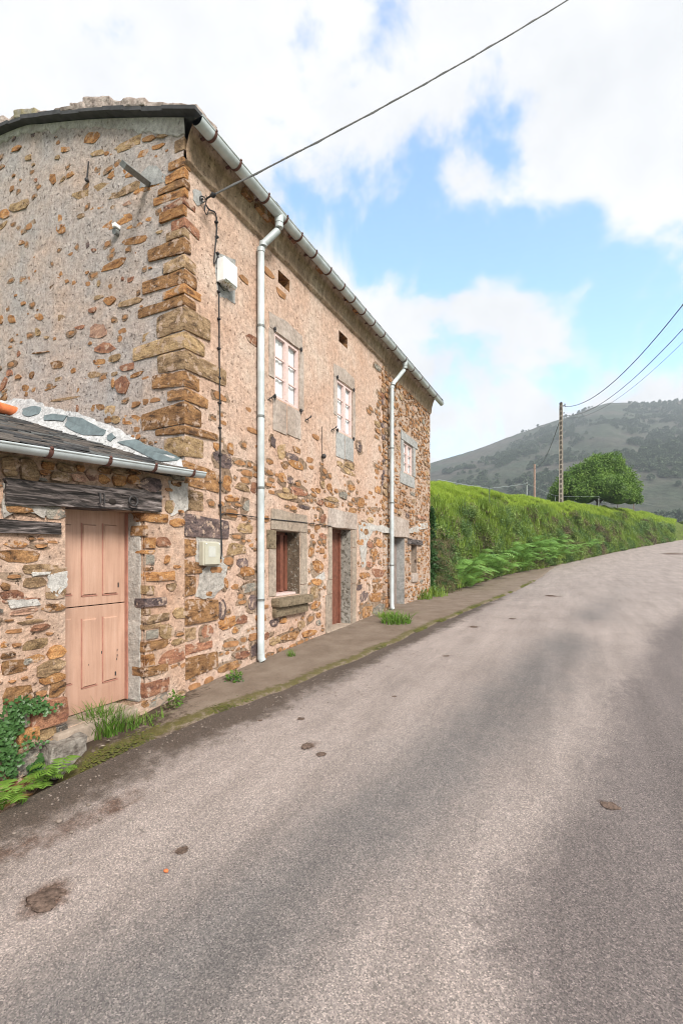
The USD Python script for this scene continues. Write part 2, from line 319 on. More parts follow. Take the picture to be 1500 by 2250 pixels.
BEAM = mat('weathered_beam', {
    'g': ('geometry', {}), 'map': ('mapping', {'scale': (14.0, 1.3, 14.0)}),
    'n': ('noise_texture', {'scale': 2.2, 'detail': 8.0, 'roughness': .7, 'distortion': .5}),
    'r': ('rgb_ramp', {'ramp': [(.34, (.006, .005, .005)), (.47, (.035, .030, .028)), (.57, (.15, .125, .118)), (.70, (.38, .34, .325))]}),
    'bu': ('bump', {'strength': 1.0, 'distance': .02}), 'p': ('principled_bsdf', {'roughness': .85, 'specular_ior_level': .2})},
    [('g.position', 'map.vector'), ('map.vector', 'n.vector'), ('n.fac', 'r.fac'), ('r.color', 'p.base_color'), ('n.fac', 'bu.height'), ('bu.normal', 'p.normal')])
PANE = mat('window_pane', {'f': ('layer_weight', {'blend': .5}), 'pw': ('math', {'math_type': 'power', 'value2': 4.0}), 'fm': ('math', {'math_type': 'multiply_add', 'value2': .8, 'value3': .06}), 't': ('transparent_bsdf', {'color': (.96, .98, .98)}), 's': ('glossy_bsdf', {'color': (1, 1, 1), 'roughness': 0.02}), 'm': ('mix_closure', {})},
           [('f.facing', 'pw.value1'), ('pw.value', 'fm.value1'), ('fm.value', 'm.fac'), ('t.BSDF', 'm.closure1'), ('s.BSDF', 'm.closure2')], surface='m.closure')
def leaf_mat(name, a, b, c, trans=.35, rough=.5, scale=.9):
    """leaves: tone varies from clump to clump and from leaf to leaf"""
    return mat(name, {'g': ('geometry', {}), 'oi': ('object_info', {}),
        'n': ('noise_texture', {'scale': scale, 'detail': 3.0}), 'ad': ('math', {'math_type': 'multiply_add', 'value2': .32}), 'ad2': ('math', {'math_type': 'multiply_add', 'value2': .34, 'value3': -.33}), 'ad3': ('math', {'math_type': 'add'}),
        'r': ('rgb_ramp', {'ramp': [(.15, tuple(a)), (.5, tuple(b)), (.85, tuple(c))]}),
        'p': ('principled_bsdf', {'roughness': rough, 'specular_ior_level': .3}), 't': ('translucent_bsdf', {}), 'm': ('mix_closure', {'fac': trans})},
        [('g.position', 'n.vector'), ('oi.random', 'ad2.value1'), ('g.random_per_island', 'ad.value1'), ('n.fac', 'ad3.value1'), ('ad2.value', 'ad3.value2'), ('ad3.value', 'ad.value3'), ('ad.value', 'r.fac'),
         ('r.color', 'p.base_color'), ('r.color', 't.color'), ('p.BSDF', 'm.closure1'), ('t.BSDF', 'm.closure2')], surface='m.closure')
GRASS_F = leaf_mat('field_grass', (.23, .33, .035), (.35, .46, .06), (.48, .54, .12), .35)
GRASS_D = leaf_mat('bank_grass', (.13, .21, .03), (.23, .33, .05), (.35, .43, .09), .35)
GRASS_W = leaf_mat('dry_grass', (.14, .13, .05), (.24, .21, .10), (.34, .30, .17), .3)
BRAM = leaf_mat('bramble_leaf', (.07, .13, .04), (.16, .25, .08), (.28, .36, .16), .25)
BRAMB = leaf_mat('bramble_brown', (.09, .085, .045), (.18, .145, .085), (.30, .23, .14), .2)
BRAML = leaf_mat('bramble_light', (.12, .18, .04), (.23, .31, .085), (.36, .42, .17), .3)
FERNM = leaf_mat('fern_leaf', (.13, .26, .05), (.22, .40, .09), (.33, .50, .16), .4)
IVY = leaf_mat('ivy_leaf', (.03, .075, .022), (.055, .125, .035), (.11, .19, .06), .2, .4)
WEED = leaf_mat('weed_leaf', (.09, .18, .025), (.15, .27, .04), (.24, .35, .08), .4, scale=6)
TREEL = leaf_mat('tree_leaf', (.05, .11, .015), (.11, .20, .03), (.20, .30, .05), .3, scale=.8)
BARK = simple('bark', (.09, .07, .055), .9, .2, var=.4, scale=6)
FARTREE = leaf_mat('far_tree', (.045, .07, .04), (.062, .09, .048), (.085, .115, .058), .1, scale=.02)
MOSS = leaf_mat('moss', (.05, .055, .015), (.10, .10, .02), (.18, .175, .03), .1, .9, scale=3)
FLOWER = simple('yellow_flower', (.7, .55, .03), .6, .2, var=.2)
# ------------------------------------------------------------------ terrain and road
from scipy.interpolate import PchipInterpolator
_P = PchipInterpolator([-300, -40, -8, -4, -2, 0, 2, 4, 7, 11, 14, 18, 21, 28.4, 38.7, 51, 66, 90, 200], [-9, -1.9, -.46, -.28, -.15, .02, .14, .23, .32, .38, .45, .58, .70, .98, 1.62, 2.58, 3.7, 5.0, 6.0])
def P(y): return _P(np.clip(y, -300, 200))
_E = PchipInterpolator([-40, 0, 9, 11.2, 14.6, 20.9, 28.4, 38.7, 50.9, 66.3, 85, 120], [-.1, -.1, 0, .05, .35, .95, 2.55, 5.4, 9.74, 16.0, 25.0, 45.0])
def EDGE(y): return _E(np.clip(y, -40, 120))
def gnd(px, py):
    lo, hi = .5, 80.0
    f = lambda Z: (lambda p: p[2] - P(p[1]))(dep(px, py, Z))
    Zs = np.geomspace(.8, 70, 400); last = Zs[0]
    for Z in Zs:
        if f(Z) < 0: hi = Z; lo = last; break
        last = Z
    for _ in range(40):
        m = (lo + hi) / 2
        if f(m) < 0: hi = m
        else: lo = m
    return dep(px, py, lo)
MOSSPX = [(-250, 1960), (0, 1795), (90, 1745), (175, 1705), (280, 1655), (400, 1600), (550, 1545), (700, 1490), (800, 1447), (900, 1400), (1010, 1352), (1090, 1318), (1140, 1296), (1185, 1272)]
MOSSW = np.array([gnd(*p) for p in MOSSPX])
_MX = PchipInterpolator(np.r_[-14, MOSSW[:, 1], MOSSW[-1, 1] + 9, MOSSW[-1, 1] + 17], np.r_[MOSSW[0, 0] - .2, MOSSW[:, 0], EDGE(MOSSW[-1, 1] + 9) + .45, EDGE(MOSSW[-1, 1] + 17) - .2])
def MX(y): return _MX(np.clip(y, -14, MOSSW[-1, 1] + 17))
YM1 = MOSSW[-1, 1] + 5

def polydist(p, line):
    d = np.full(len(p), 1e9)
    for a, b in zip(line[:-1], line[1:]):
        ab = b - a; t = np.clip(((p - a) @ ab) / (ab @ ab), 0, 1)
        d = np.minimum(d, np.linalg.norm(p - (a + t[:, None] * ab), axis=1))
    return d
def sst(x, a, b):
    t = np.clip((x - a) / (b - a), 0, 1); return t * t * (3 - 2 * t)

# big ground sheet: fields around, far below the hill's foot
gx = np.r_[-700, -400, -200, -100, -60, -40, -25, -15, -9, -4, 0, 4, 9, 12, 16, 25, 40, 60, 100, 200, 400, 900]
gy = np.r_[-300, -200, -120, -60, -30, -15, -8, -4, 0, 5, 10, 15, 20, 26, 32, 40, 50, 60, 75, 90, 130, 200, 400, 900]
GX, GY = np.meshgrid(gx, gy, indexing='ij')
GZ = P(GY) - .35 - .25 * np.clip(np.abs(GX - 4) - 12, 0, 6)
GROUND = simple('ground_grass', (.09, .14, .03), .95, .1, var=.5, scale=.8, bump=.6, bscale=12, bdist=.05)
obj('ground', (np.stack([GX, GY, GZ], -1).reshape(-1, 3), grid_faces(len(gx), len(gy))), GROUND, smooth=True, kind='structure', label='grass ground spreading around the house and road', cat='ground')

# road
ROADM = mat('road_chippings', {
    'g': ('geometry', {}), 'w': ('attribute', {'attribute': 'wear'}), 'sp': ('separate_color', {}), 'w2': ('attribute', {'attribute': 'worn'}), 'sp2': ('separate_color', {}),
    'v': ('voronoi_texture', {'scale': 160.0}), 'vc': ('separate_color', {}),
    'v2': ('noise_texture', {'scale': 200.0, 'detail': 3.0, 'roughness': .7}),
    'n': ('noise_texture', {'scale': 1.3, 'detail': 9.0, 'roughness': .68}), 'n2': ('noise_texture', {'scale': 9.0, 'detail': 5.0, 'roughness': .65}),
    'base': ('rgb_ramp', {'ramp': [(.3, (.243, .209, .194)), (.7, (.335, .29, .269))]}),
    'dk': ('mix_color', {'b': (.112, .108, .108)}), 'old': ('mix_color', {'b': (.172, .150, .146)}), 'dirt': ('mix_color', {'b': (.085, .066, .054)}), 'brown': ('mix_color', {'b': (.105, .066, .05)}),
    'jit': ('math', {'math_type': 'multiply_add', 'value2': 1.2, 'value3': -.6}), 'jit2': ('math', {'math_type': 'multiply_add', 'value2': .6, 'value3': -.3}), 'jj': ('math', {'math_type': 'add'}),
    'ta': ('math', {'math_type': 'add'}), 'tr': ('map_range', {'range_type': 'smoothstep', 'from_min': .0, 'from_max': 1.3, 'to_max': .85}),
    'oa': ('math', {'math_type': 'add'}), 'orr': ('map_range', {'range_type': 'smoothstep', 'from_min': .1, 'from_max': .95, 'to_max': .85}),
    'da': ('math', {'math_type': 'add'}), 'dr': ('map_range', {'range_type': 'smoothstep', 'from_min': .3, 'from_max': .8}),
    'ba': ('math', {'math_type': 'add'}), 'br': ('map_range', {'range_type': 'smoothstep', 'from_min': .35, 'from_max': .8}),
    'chip': ('rgb_ramp', {'ramp': [(0.0, (.5, .5, .5)), (.3, (.78, .78, .78)), (.68, (1.02, 1.0, .98)), (.9, (1.35, 1.32, 1.28)), (1.0, (1.8, 1.72, 1.65))]}),
    'mu': ('mix_color', {'blend_type': 'multiply', 'fac': 1.0, 'use_clamp': False}), 'nm': ('map_range', {'from_min': .25, 'from_max': .75, 'to_min': .75, 'to_max': 1.25}), 'lm': ('mapping', {'scale': (3.2, .35, 1.0), 'rotation': (0, 0, .18)}), 'ln': ('noise_texture', {'scale': 1.0, 'detail': 6.0, 'roughness': .65}), 'lr': ('map_range', {'from_min': .3, 'from_max': .7, 'to_min': .82, 'to_max': 1.14}), 'lx': ('math', {'math_type': 'multiply'}), 'mu2': ('vector_math', {'math_type': 'scale'}),
    'cw': ('noise_texture', {'scale': 1.7, 'detail': 6.0}), 'ca': ('vector_math', {'math_type': 'multiply_add', 'vector2': (1.1, 1.1, 0)}), 'cv': ('voronoi_texture', {'scale': .55, 'feature': 'distance_to_edge'}), 'cr': ('map_range', {'from_min': .002, 'from_max': .010, 'to_min': .5, 'to_max': 0.0}), 'cg': ('map_range', {'from_min': .59, 'from_max': .66, 'to_min': 0.0, 'to_max': 1.0}), 'cm': ('math', {'math_type': 'multiply'}), 'ck': ('mix_color', {'b': (.04, .033, .03)}),
    'hb': ('math', {'math_type': 'add'}), 'bst': ('math', {'math_type': 'multiply_add', 'value2': .5, 'value3': .55}), 'bu': ('bump', {'strength': .6, 'distance': .011}),
    'p': ('principled_bsdf', {'roughness': .82, 'specular_ior_level': .3})},
    [('g.position', 'v.vector'), ('g.position', 'v2.vector'), ('g.position', 'n.vector'), ('g.position', 'n2.vector'), ('w.color', 'sp.color'), ('w2.color', 'sp2.color'), ('v.color', 'vc.color'),
     ('n.fac', 'base.fac'), ('n.fac', 'jit.value1'), ('n2.fac', 'jit2.value1'), ('jit.value', 'jj.value1'), ('jit2.value', 'jj.value2'),
     ('sp.r', 'ta.value1'), ('jj.value', 'ta.value2'), ('ta.value', 'tr.value'), ('sp.g', 'oa.value1'), ('jj.value', 'oa.value2'), ('oa.value', 'orr.value'),
     ('sp.b', 'da.value1'), ('jj.value', 'da.value2'), ('da.value', 'dr.value'), ('sp2.r', 'ba.value1'), ('jj.value', 'ba.value2'), ('ba.value', 'br.value'),
     ('base.color', 'dk.a'), ('tr.result', 'dk.fac'), ('dk.result', 'old.a'), ('orr.result', 'old.fac'), ('old.result', 'dirt.a'), ('dr.result', 'dirt.fac'), ('dirt.result', 'brown.a'), ('br.result', 'brown.fac'),
     ('vc.r', 'chip.fac'), ('brown.result', 'mu.a'), ('chip.color', 'mu.b'), ('v2.fac', 'nm.value'), ('mu.result', 'mu2.vector1'), ('g.position', 'lm.vector'), ('lm.vector', 'ln.vector'), ('ln.fac', 'lr.value'), ('nm.result', 'lx.value1'), ('lr.result', 'lx.value2'), ('lx.value', 'mu2.scale'), ('g.position', 'cw.vector'), ('cw.color', 'ca.vector1'), ('g.position', 'ca.vector3'), ('ca.vector', 'cv.vector'), ('cv.distance', 'cr.value'), ('n.fac', 'cg.value'), ('cr.result', 'cm.value1'), ('cg.result', 'cm.value2'), ('cm.value', 'ck.fac'), ('mu2.vector', 'ck.a'), ('ck.result', 'p.base_color'),
     ('vc.g', 'hb.value1'), ('v2.fac', 'hb.value2'), ('hb.value', 'bu.height'), ('orr.result', 'bst.value1'), ('bst.value', 'bu.strength'), ('bu.normal', 'p.normal')])
ry = np.r_[np.arange(-14, -6, .5), np.arange(-6, 6, .09), np.arange(6, 20, .25), np.arange(20, 60, .8), np.arange(60, 100, 3.0)]
NU = 110
RV, RW = [], []
def rleft(y): return np.where(y < -1.2, MX(y) - .03, np.where(y < YM1, np.minimum(MX(y) - .35, 9), EDGE(y) - .9))
for y in ry:
    xl = float(rleft(np.array(y))); xr = float(max(9.6, EDGE(y) + 9.0))
    u = np.linspace(0, 1, NU)
    RV.append(np.stack([xl + (xr - xl) * u, np.full(NU, y), np.full(NU, float(P(y)))], -1))
RV = np.array(RV).reshape(-1, 3)
RV[:, 2] += .004 + .012 * (fbm(RV * [.9, .9, 0], 3, 3) - .5)
Q = RV[:, :2]
pl = lambda pts: np.array([gnd(*p)[:2] for p in pts])
track = pl([(100, 2330), (300, 2200), (480, 2070), (700, 1900), (850, 1780), (970, 1680), (1080, 1580), (1180, 1480), (1270, 1385), (1330, 1320), (1400, 1270)])
dtr = polydist(Q, track)
tm = np.exp(-(dtr / .60) ** 2) * (1.0 - .75 * sst(Q[:, 1], 4, 15))
rline = pl([(1180, 2400), (1135, 2250), (1110, 2080), (1105, 1960), (1180, 1860), (1270, 1760), (1300, 1680), (1335, 1580), (1390, 1470), (1440, 1390), (1490, 1320)])
xr_at = PchipInterpolator(rline[np.argsort(rline[:, 1]), 1], rline[np.argsort(rline[:, 1]), 0])
yy = np.clip(Q[:, 1], rline[:, 1].min(), rline[:, 1].max())
om = .5 + (Q[:, 0] - xr_at(yy)) * 1.6
om = np.clip(om, -.6, 1.1) - sst(Q[:, 1], 5, 16) * 1.2
left = Q[:, 0] - MX(np.minimum(Q[:, 1], YM1))
dm = np.where(Q[:, 1] < YM1, .95 - left / (.62 + .5 * (1 - sst(Q[:, 1], -1, 2.5))), 0) * (1 - sst(Q[:, 1], 6, 15) * .5)
dm = np.clip(dm, -1, 1.2)
brown = pl([(-60, 1900), (90, 1850), (160, 1822), (215, 1795), (300, 1740)])
bm = np.exp(-(polydist(Q, brown) / .2) ** 2) * .6
for px, py, r, w in [(105, 1975, .16, .9), (660, 1582, .08, .7), (675, 1640, .1, .7), (745, 1520, .3, .35), (400, 1870, .06, .7), (1335, 1770, .07, .8), (705, 1658, .06, .6), (980, 1442, .12, .6), (1040, 1378, .2, .6), (1050, 1360, .2, .5), (1125, 1360, .25, .6), (1210, 1310, .4, .7), (1255, 1290, .4, .5), (870, 1450, .2, .4), (1480, 1217, 1.2, .9)]:
    c = gnd(px, py)[:2]; bm = np.maximum(bm, w * np.exp(-(np.linalg.norm((Q - c) * [1, .8], axis=1) / r) ** 2))
lightm = np.zeros(len(Q))
c = gnd(1285, 1383)[:2]; tm -= .7 * np.exp(-(np.linalg.norm((Q - c) * [1, .5], axis=1) / .55) ** 2)
wear = np.stack([tm, om, dm], -1); worn = np.stack([bm, bm * 0, bm * 0], -1)
road = colored('road', (RV, grid_faces(len(ry), NU)), ROADM, smooth=True, prims={'wear': wear, 'worn': worn}, kind='structure', label='worn pinkish grey chip-sealed road climbing past the stone house', cat='road')

# strip of old concrete and soil between the wall and the road, with the mossy edge
APM = mat('apron_concrete', {
    'g': ('geometry', {}), 'w': ('attribute', {'attribute': 'wear'}), 'sp': ('separate_color', {}),
    'n': ('noise_texture', {'scale': 2.5, 'detail': 7.0, 'roughness': .65}), 'n2': ('noise_texture', {'scale': 90.0, 'detail': 4.0, 'roughness': .75}), 'n3': ('noise_texture', {'scale': 14.0, 'detail': 5.0, 'roughness': .7}),
    'base': ('rgb_ramp', {'ramp': [(.3, (.125, .092, .068)), (.7, (.205, .163, .128))]}), 'nm': ('map_range', {'from_min': .3, 'from_max': .7, 'to_min': .6, 'to_max': 1.35}), 'mu': ('vector_math', {'math_type': 'scale'}),
    'ja': ('math', {'math_type': 'multiply_add', 'value2': 2.2, 'value3': -1.1}), 'jb': ('math', {'math_type': 'add'}), 'jr': ('map_range', {'range_type': 'smoothstep', 'from_min': .3, 'from_max': .85, 'to_max': .85}),
    'mossr': ('rgb_ramp', {'ramp': [(.35, (.045, .04, .016)), (.65, (.115, .10, .022))]}), 'mx': ('mix_color', {}),
    'so': ('mix_color', {'b': (.05, .034, .023)}), 'sa': ('math', {'math_type': 'add'}), 'sr': ('map_range', {'range_type': 'smoothstep', 'from_min': .3, 'from_max': .8}),
    'bu': ('bump', {'strength': .7, 'distance': .012}), 'p': ('principled_bsdf', {'roughness': .85, 'specular_ior_level': .25})},
    [('g.position', 'n.vector'), ('g.position', 'n2.vector'), ('g.position', 'n3.vector'), ('w.color', 'sp.color'), ('n.fac', 'base.fac'), ('n2.fac', 'nm.value'), ('base.color', 'mu.vector1'), ('nm.result', 'mu.scale'),
     ('n3.fac', 'ja.value1'), ('ja.value', 'jb.value1'), ('sp.r', 'jb.value2'), ('jb.value', 'jr.value'), ('n2.fac', 'mossr.fac'),
     ('ja.value', 'sa.value1'), ('sp.g', 'sa.value2'), ('sa.value', 'sr.value'), ('mu.vector', 'so.a'), ('sr.result', 'so.fac'),
     ('so.result', 'mx.a'), ('mossr.color', 'mx.b'), ('jr.result', 'mx.fac'), ('mx.result', 'p.base_color'), ('n2.fac', 'bu.height'), ('bu.normal', 'p.normal')])
ay = np.r_[np.arange(-9, -6, .5), np.arange(-6, 8, .08), np.arange(8, float(YM1) + 12, .25)]
NA = 34; AV, AW = [], []
for y in ay:
    xl = -.35 if y < 10.9 else float(EDGE(y)) - .6
    xr = float(MX(y)) + .05 * math.sin(y * 3.1) * math.sin(y * 1.3)
    u = np.linspace(0, 1, NA) ** .8
    x = xl + (xr - xl) * u
    z = P(np.full(NA, y)) + .030
    ditch = sst(-y, 1.35, 2.0)                           # the ditch below the shed wall
    z = z - ditch * .26 * np.exp(-((x - .10) / .26) ** 2) - ditch * .10 * (1 - sst(x, .1, float(MX(y)) - .02))
    edge = sst(x, xr - .14, xr - .005)
    z = z * 1.0 - edge * .034
    AV.append(np.stack([x, np.full(NA, y), z], -1))
    mo = np.exp(-((x - (xr - .13)) / .12) ** 2) * (1.0 - .9 * sst(y, 9, 19)) + .36 * (1 - sst(y, -.5, 1.5)) * sst(-y, -.5, 3) - .16 + .2 * np.exp(-((x - .06) / .16) ** 2)
    so = .75 * (1 - sst(y, -1.0, .6)) + .45 * np.exp(-((x - .05) / .22) ** 2) - .15
    AW.append(np.stack([mo, so, so * 0], -1))
AV = np.array(AV).reshape(-1, 3); AW = np.array(AW).reshape(-1, 3)
AV[:, 2] += .045 * (fbm(AV * [5, 5, 0], 4, 11) - .5) * sst(-AV[:, 1], -2, 1.5) + .012 * (fbm(AV * [8, 8, 0], 3, 5) - .5)
colored('pavement', (AV, grid_faces(len(ay), NA)), APM, smooth=True, prims={'wear': AW}, kind='structure', label='brown mossy strip of old concrete along the foot of the house', cat='pavement')
def apz(x, y):
    z = float(P(y)) + .030
    if y < 10.9:
        ditch = sst(-y, 1.35, 2.0); z = z - ditch * .26 * math.exp(-((x - .10) / .26) ** 2) - ditch * .10 * (1 - sst(x, .1, float(MX(y)) - .02))
    return float(z)

# bank and field beyond the house
cols = [(V(.05, 11.25, 0), dep(945, 1111, 19.6), dep(945, 1064, 27)), (V(.35, 14.6, 0), dep(1000, 1113, 22), dep(1000, 1071, 30)), (V(.95, 20.9, 0), dep(1100, 1121, 27.8), dep(1100, 1087, 36)),
        (V(2.55, 28.4, 0), dep(1200, 1129, 34.2), dep(1200, 1102, 41)), (V(5.4, 38.7, 0), dep(1300, 1135, 43), dep(1300, 1113, 49)), (V(9.74, 50.9, 0), dep(1400, 1144, 52.5), dep(1400, 1125, 59)),
        (V(16.0, 66.3, 0), dep(1500, 1166, 63), dep(1500, 1151, 70))]
for c in cols: c[0][2] = P(c[0][1]) - .05
l = cols[0]
cols = [(l[0] + V(-dx, .1, 0), l[1] + V(-dx, -dy, .1), l[2] + V(-dx, -dy * 1.3, .3)) for dx, dy in ((14, 4), (7, 2.5), (3, 1.0))] + cols
e = V(25.0, 85, float(P(85)) - .05); cols.append((e, e + V(-2.4, 1, 2.2), e + V(-4.5, 3, 2.6)))
e = V(45.0, 120, float(P(120)) - .05); cols.append((e, e + V(-2.4, 1, 2.0), e + V(-4.5, 3, 2.4)))
cols = np.array(cols)                                   # n,3,3
tpar = np.r_[0, np.cumsum(np.linalg.norm(np.diff(cols[:, 0], axis=0), axis=1))]
cI = [PchipInterpolator(tpar, cols[:, k]) for k in range(3)]
NT, T0, T1 = 260, 0.0, tpar[-1]
tt = np.sort(np.r_[np.linspace(0, T1, 60), np.linspace(tpar[2], tpar[8], NT - 60)])
def bank(t, r):
    """t along the bank, r: 0 road edge, 1 shoulder, 2 crest, up to 4 behind"""
    t, r = np.broadcast_arrays(np.atleast_1d(np.asarray(t, float)), np.asarray(r, float))
    E, S, K = (c(t) for c in cI)
    a = np.clip(r, 0, 1)[:, None]; b = np.clip(r - 1, 0, 1)[:, None]; c = np.clip(r - 2, 0, 2)[:, None]
    prof = 1 - (1 - a) ** 1.25
    p = E + (S - E) * a; p[:, 2] = (E[:, 2:] + (S[:, 2:] - E[:, 2:]) * prof)[:, 0]
    p = p + (K - S) * b; p[:, 2] += ((K - S)[:, 2:] * (b * (2 - b) - b))[:, 0] * .35
    out = K - S; out = out * V(1, 1, 0); out /= np.linalg.norm(out, axis=1, keepdims=True)
    p = p + out * c * 30; p[:, 2] -= (c[:, 0] * 3.2 + c[:, 0] ** 2 * 1.5)
    w = np.clip(a[:, 0] * 4, 0, 1)
    p[:, 2] += w * .6 * (fbm(p * [.5, .5, 0], 4, 21) - .5) + w * .28 * (fbm(p * [2.2, 2.2, 0], 3, 22) - .5) * (1 - b[:, 0] * .7)
    # bulging bushes: push the face in and out
    g = (fbm(p * [.55, .55, .7], 3, 27) - .5) * 2.6 * np.clip(a[:, 0] * 3, 0, 1) * (1 - .75 * b[:, 0])
    o2 = (K - S) * V(1, 1, 0); o2 /= np.linalg.norm(o2, axis=1, keepdims=True)
    p = p - o2 * np.clip(g, -.9, .55)[:, None] + V(0, 0, .5) * np.clip(g, -.5, .6)[:, None]
    return p
rr = np.r_[np.linspace(0, 1, 20), np.linspace(1, 2, 14)[1:], 2.1, 2.3, 2.7, 3.3, 4]
BV = np.concatenate([bank(tt, r)[:, None] for r in rr], 1)
BANKG = simple('bank_soil_grass', (.085, .125, .025), .95, .1, var=.55, scale=2.5, bump=.8, bscale=20, bdist=.05, col2=(.05, .05, .02))
obj('field', (BV.reshape(-1, 3), grid_faces(len(tt), len(rr))), BANKG, smooth=True, kind='structure', label='green sloping field with a steep roadside bank beyond the house', cat='field')

# far hill
hpx = np.array([-900, -500, 0, 400, 700, 850, 945, 1000, 1050, 1100, 1150, 1200, 1250, 1290, 1320, 1345, 1380, 1420, 1450, 1480, 1500, 1600, 1750, 2100, 2500])
hpy = np.array([1200, 1180, 1160, 1135, 1098, 1050, 1018, 1001, 985, 968, 949, 931, 914, 899, 889, 884, 884, 887, 882, 880, 880, 884, 900, 960, 1040])
ridge = PchipInterpolator(hpx, hpy)
ZR, ZF = 800.0, 170.0
hx = np.r_[np.linspace(-900, 800, 60), np.linspace(810, 1620, 330), np.linspace(1640, 2500, 24)]
hr = np.r_[np.linspace(0, 1, 90), 1.05, 1.15, 1.3]
def hill(px, r):
    px, r = np.broadcast_arrays(np.asarray(px, float), np.asarray(r, float))
    Z = ZF + (ZR - ZF) * r
    zt = (HY - ridge(px)) / FX * ZR
    q = np.clip(r, 0, 1)
    z = -2 + (zt + 2) * (.15 * q + .85 * q ** 1.15) - np.clip(r - 1, 0, 1) * 160
    X = (px - 750) / FX * Z
    x = X * DX[0] + Z * DX[1] + CX; y = X * DY[0] + Z * DY[1] + CY
    p = np.stack([x, y, z], -1)
    p[..., 2] += EYE * q + (fbm(p * [.012, .012, 0], 4, 31) - .5) * 24 * np.sin(np.clip(q, 0, 1) * PI) + (fbm(p * [.06, .06, 0], 4, 32) - .5) * (7 * np.clip(q * 3, 0, 1)) * (1 - .5 * sst(r, .9, 1))
    return p
hr = hr[hr <= 1.06]
HP = hill(hx[:, None], hr[None, :])
HILLM = mat('hill_heath', {
    'g': ('geometry', {}), 'n': ('noise_texture', {'scale': .011, 'detail': 8.0, 'roughness': .68, 'distortion': .6}), 'n2': ('noise_texture', {'scale': .14, 'detail': 6.0, 'roughness': .75}),
    'r': ('rgb_ramp', {'ramp': [(.34, (.042, .056, .038)), (.46, (.052, .062, .044)), (.56, (.068, .066, .053)), (.74, (.082, .074, .064))]}),
    'mr': ('map_range', {'from_min': .3, 'from_max': .7, 'to_min': .45, 'to_max': 1.4}), 'mu': ('vector_math', {'math_type': 'scale'}),
    'bu': ('bump', {'strength': .9, 'distance': 3.0}), 'p': ('principled_bsdf', {'roughness': .95, 'specular_ior_level': .1})},
    [('g.position', 'n.vector'), ('g.position', 'n2.vector'), ('n.fac', 'r.fac'), ('r.color', 'mu.vector1'), ('n2.fac', 'mr.value'), ('mr.result', 'mu.scale'), ('mu.vector', 'p.base_color'), ('n2.fac', 'bu.height'), ('bu.normal', 'p.normal')])
obj('hill', (HP.reshape(-1, 3), grid_faces(len(hx), len(hr))), HILLM, smooth=True, kind='structure', label='heather brown and green hill rising behind the field', cat='hill')

# ------------------------------------------------------------------ instancing of plants nobody could count
def inst(name, protos, pos, yaw, scale, idx, label, cat_, tilt=None):
    """one PointInstancer of STUFF; protos: list of (mesh, material)"""
    pi = UsdGeom.PointInstancer.Define(stage, fresh('/World/' + name))
    pp = str(pi.GetPath()) + '/Prototypes'
    UsdGeom.Scope.Define(stage, pp)
    paths = []
    for k, (m, ma) in enumerate(protos):
        q = usdkit.mesh(stage, f'{pp}/clump_{k:03d}', m, ma, False); paths.append(q.GetPath())
    pi.CreatePrototypesRel().SetTargets(paths)
    n = len(pos)
    pi.CreateProtoIndicesAttr(Vt.IntArray.FromNumpy(np.asarray(idx, np.int32)))
    pi.CreatePositionsAttr(Vt.Vec3fArray.FromNumpy(np.asarray(pos, np.float32)))
    sc = np.repeat(np.asarray(scale, np.float32).reshape(n, -1), 3 if np.ndim(scale) == 1 else 1, axis=1)
    pi.CreateScalesAttr(Vt.Vec3fArray.FromNumpy(np.ascontiguousarray(sc)))
    qs = []
    for k in range(n):
        a = yaw[k] / 2; q = Gf.Quatf(math.cos(a), 0, 0, math.sin(a))
        if tilt is not None:
            ax, ang = tilt[k]; t = Gf.Quatf(math.cos(ang / 2), *(Gf.Vec3f(*map(float, ax)) * math.sin(ang / 2))); q = t * q
        qs.append(Gf.Quath(q))
    pi.CreateOrientationsAttr(Vt.QuathArray(qs))
    tag(pi, label, cat_, kind='stuff'); return pi
def blades(seed, n, h, spread, w=.008, lean=.5, seg=3):
    r = np.random.default_rng(seed); vs, fs = [], []; c = 0
    for _ in range(n):
        a, rad = r.uniform(0, 2 * PI), spread * math.sqrt(r.uniform()); b = V(rad * math.cos(a), rad * math.sin(a), -.02)
        d = r.uniform(0, 2 * PI); hh = h * r.uniform(.55, 1.1); le = lean * hh * r.uniform(.2, 1.1); dv = V(math.cos(d), math.sin(d), 0); sv = V(-dv[1], dv[0], 0)
        ww = w * r.uniform(.7, 1.3)
        for s in range(seg):
            t = s / seg; p = b + dv * le * t ** 1.8 + V(0, 0, hh * (t - .25 * t * t * lean)); vs += [p - sv * ww * (1 - t * .75), p + sv * ww * (1 - t * .75)]
        vs.append(b + dv * le + V(0, 0, hh * (1 - .25 * lean)))
        for s in range(seg - 1): fs += [(c + 2 * s, c + 2 * s + 1, c + 2 * s + 3), (c + 2 * s, c + 2 * s + 3, c + 2 * s + 2)]
        fs.append((c + 2 * seg - 2, c + 2 * seg - 1, c + 2 * seg)); c += 2 * seg + 1
    return TM(vs, fs)
def leafquad(p, d, n, L, W):
    """pointed oval leaf, folded along its rib"""
    d = d / (np.linalg.norm(d) + 1e-9); s = np.cross(d, n); s /= np.linalg.norm(s) + 1e-9; u = np.cross(s, d)
    v = [p, p + d * L * .45 + s * W * .5 + u * W * .12, p + d * L, p + d * L * .45 - s * W * .5 + u * W * .12]
    return v
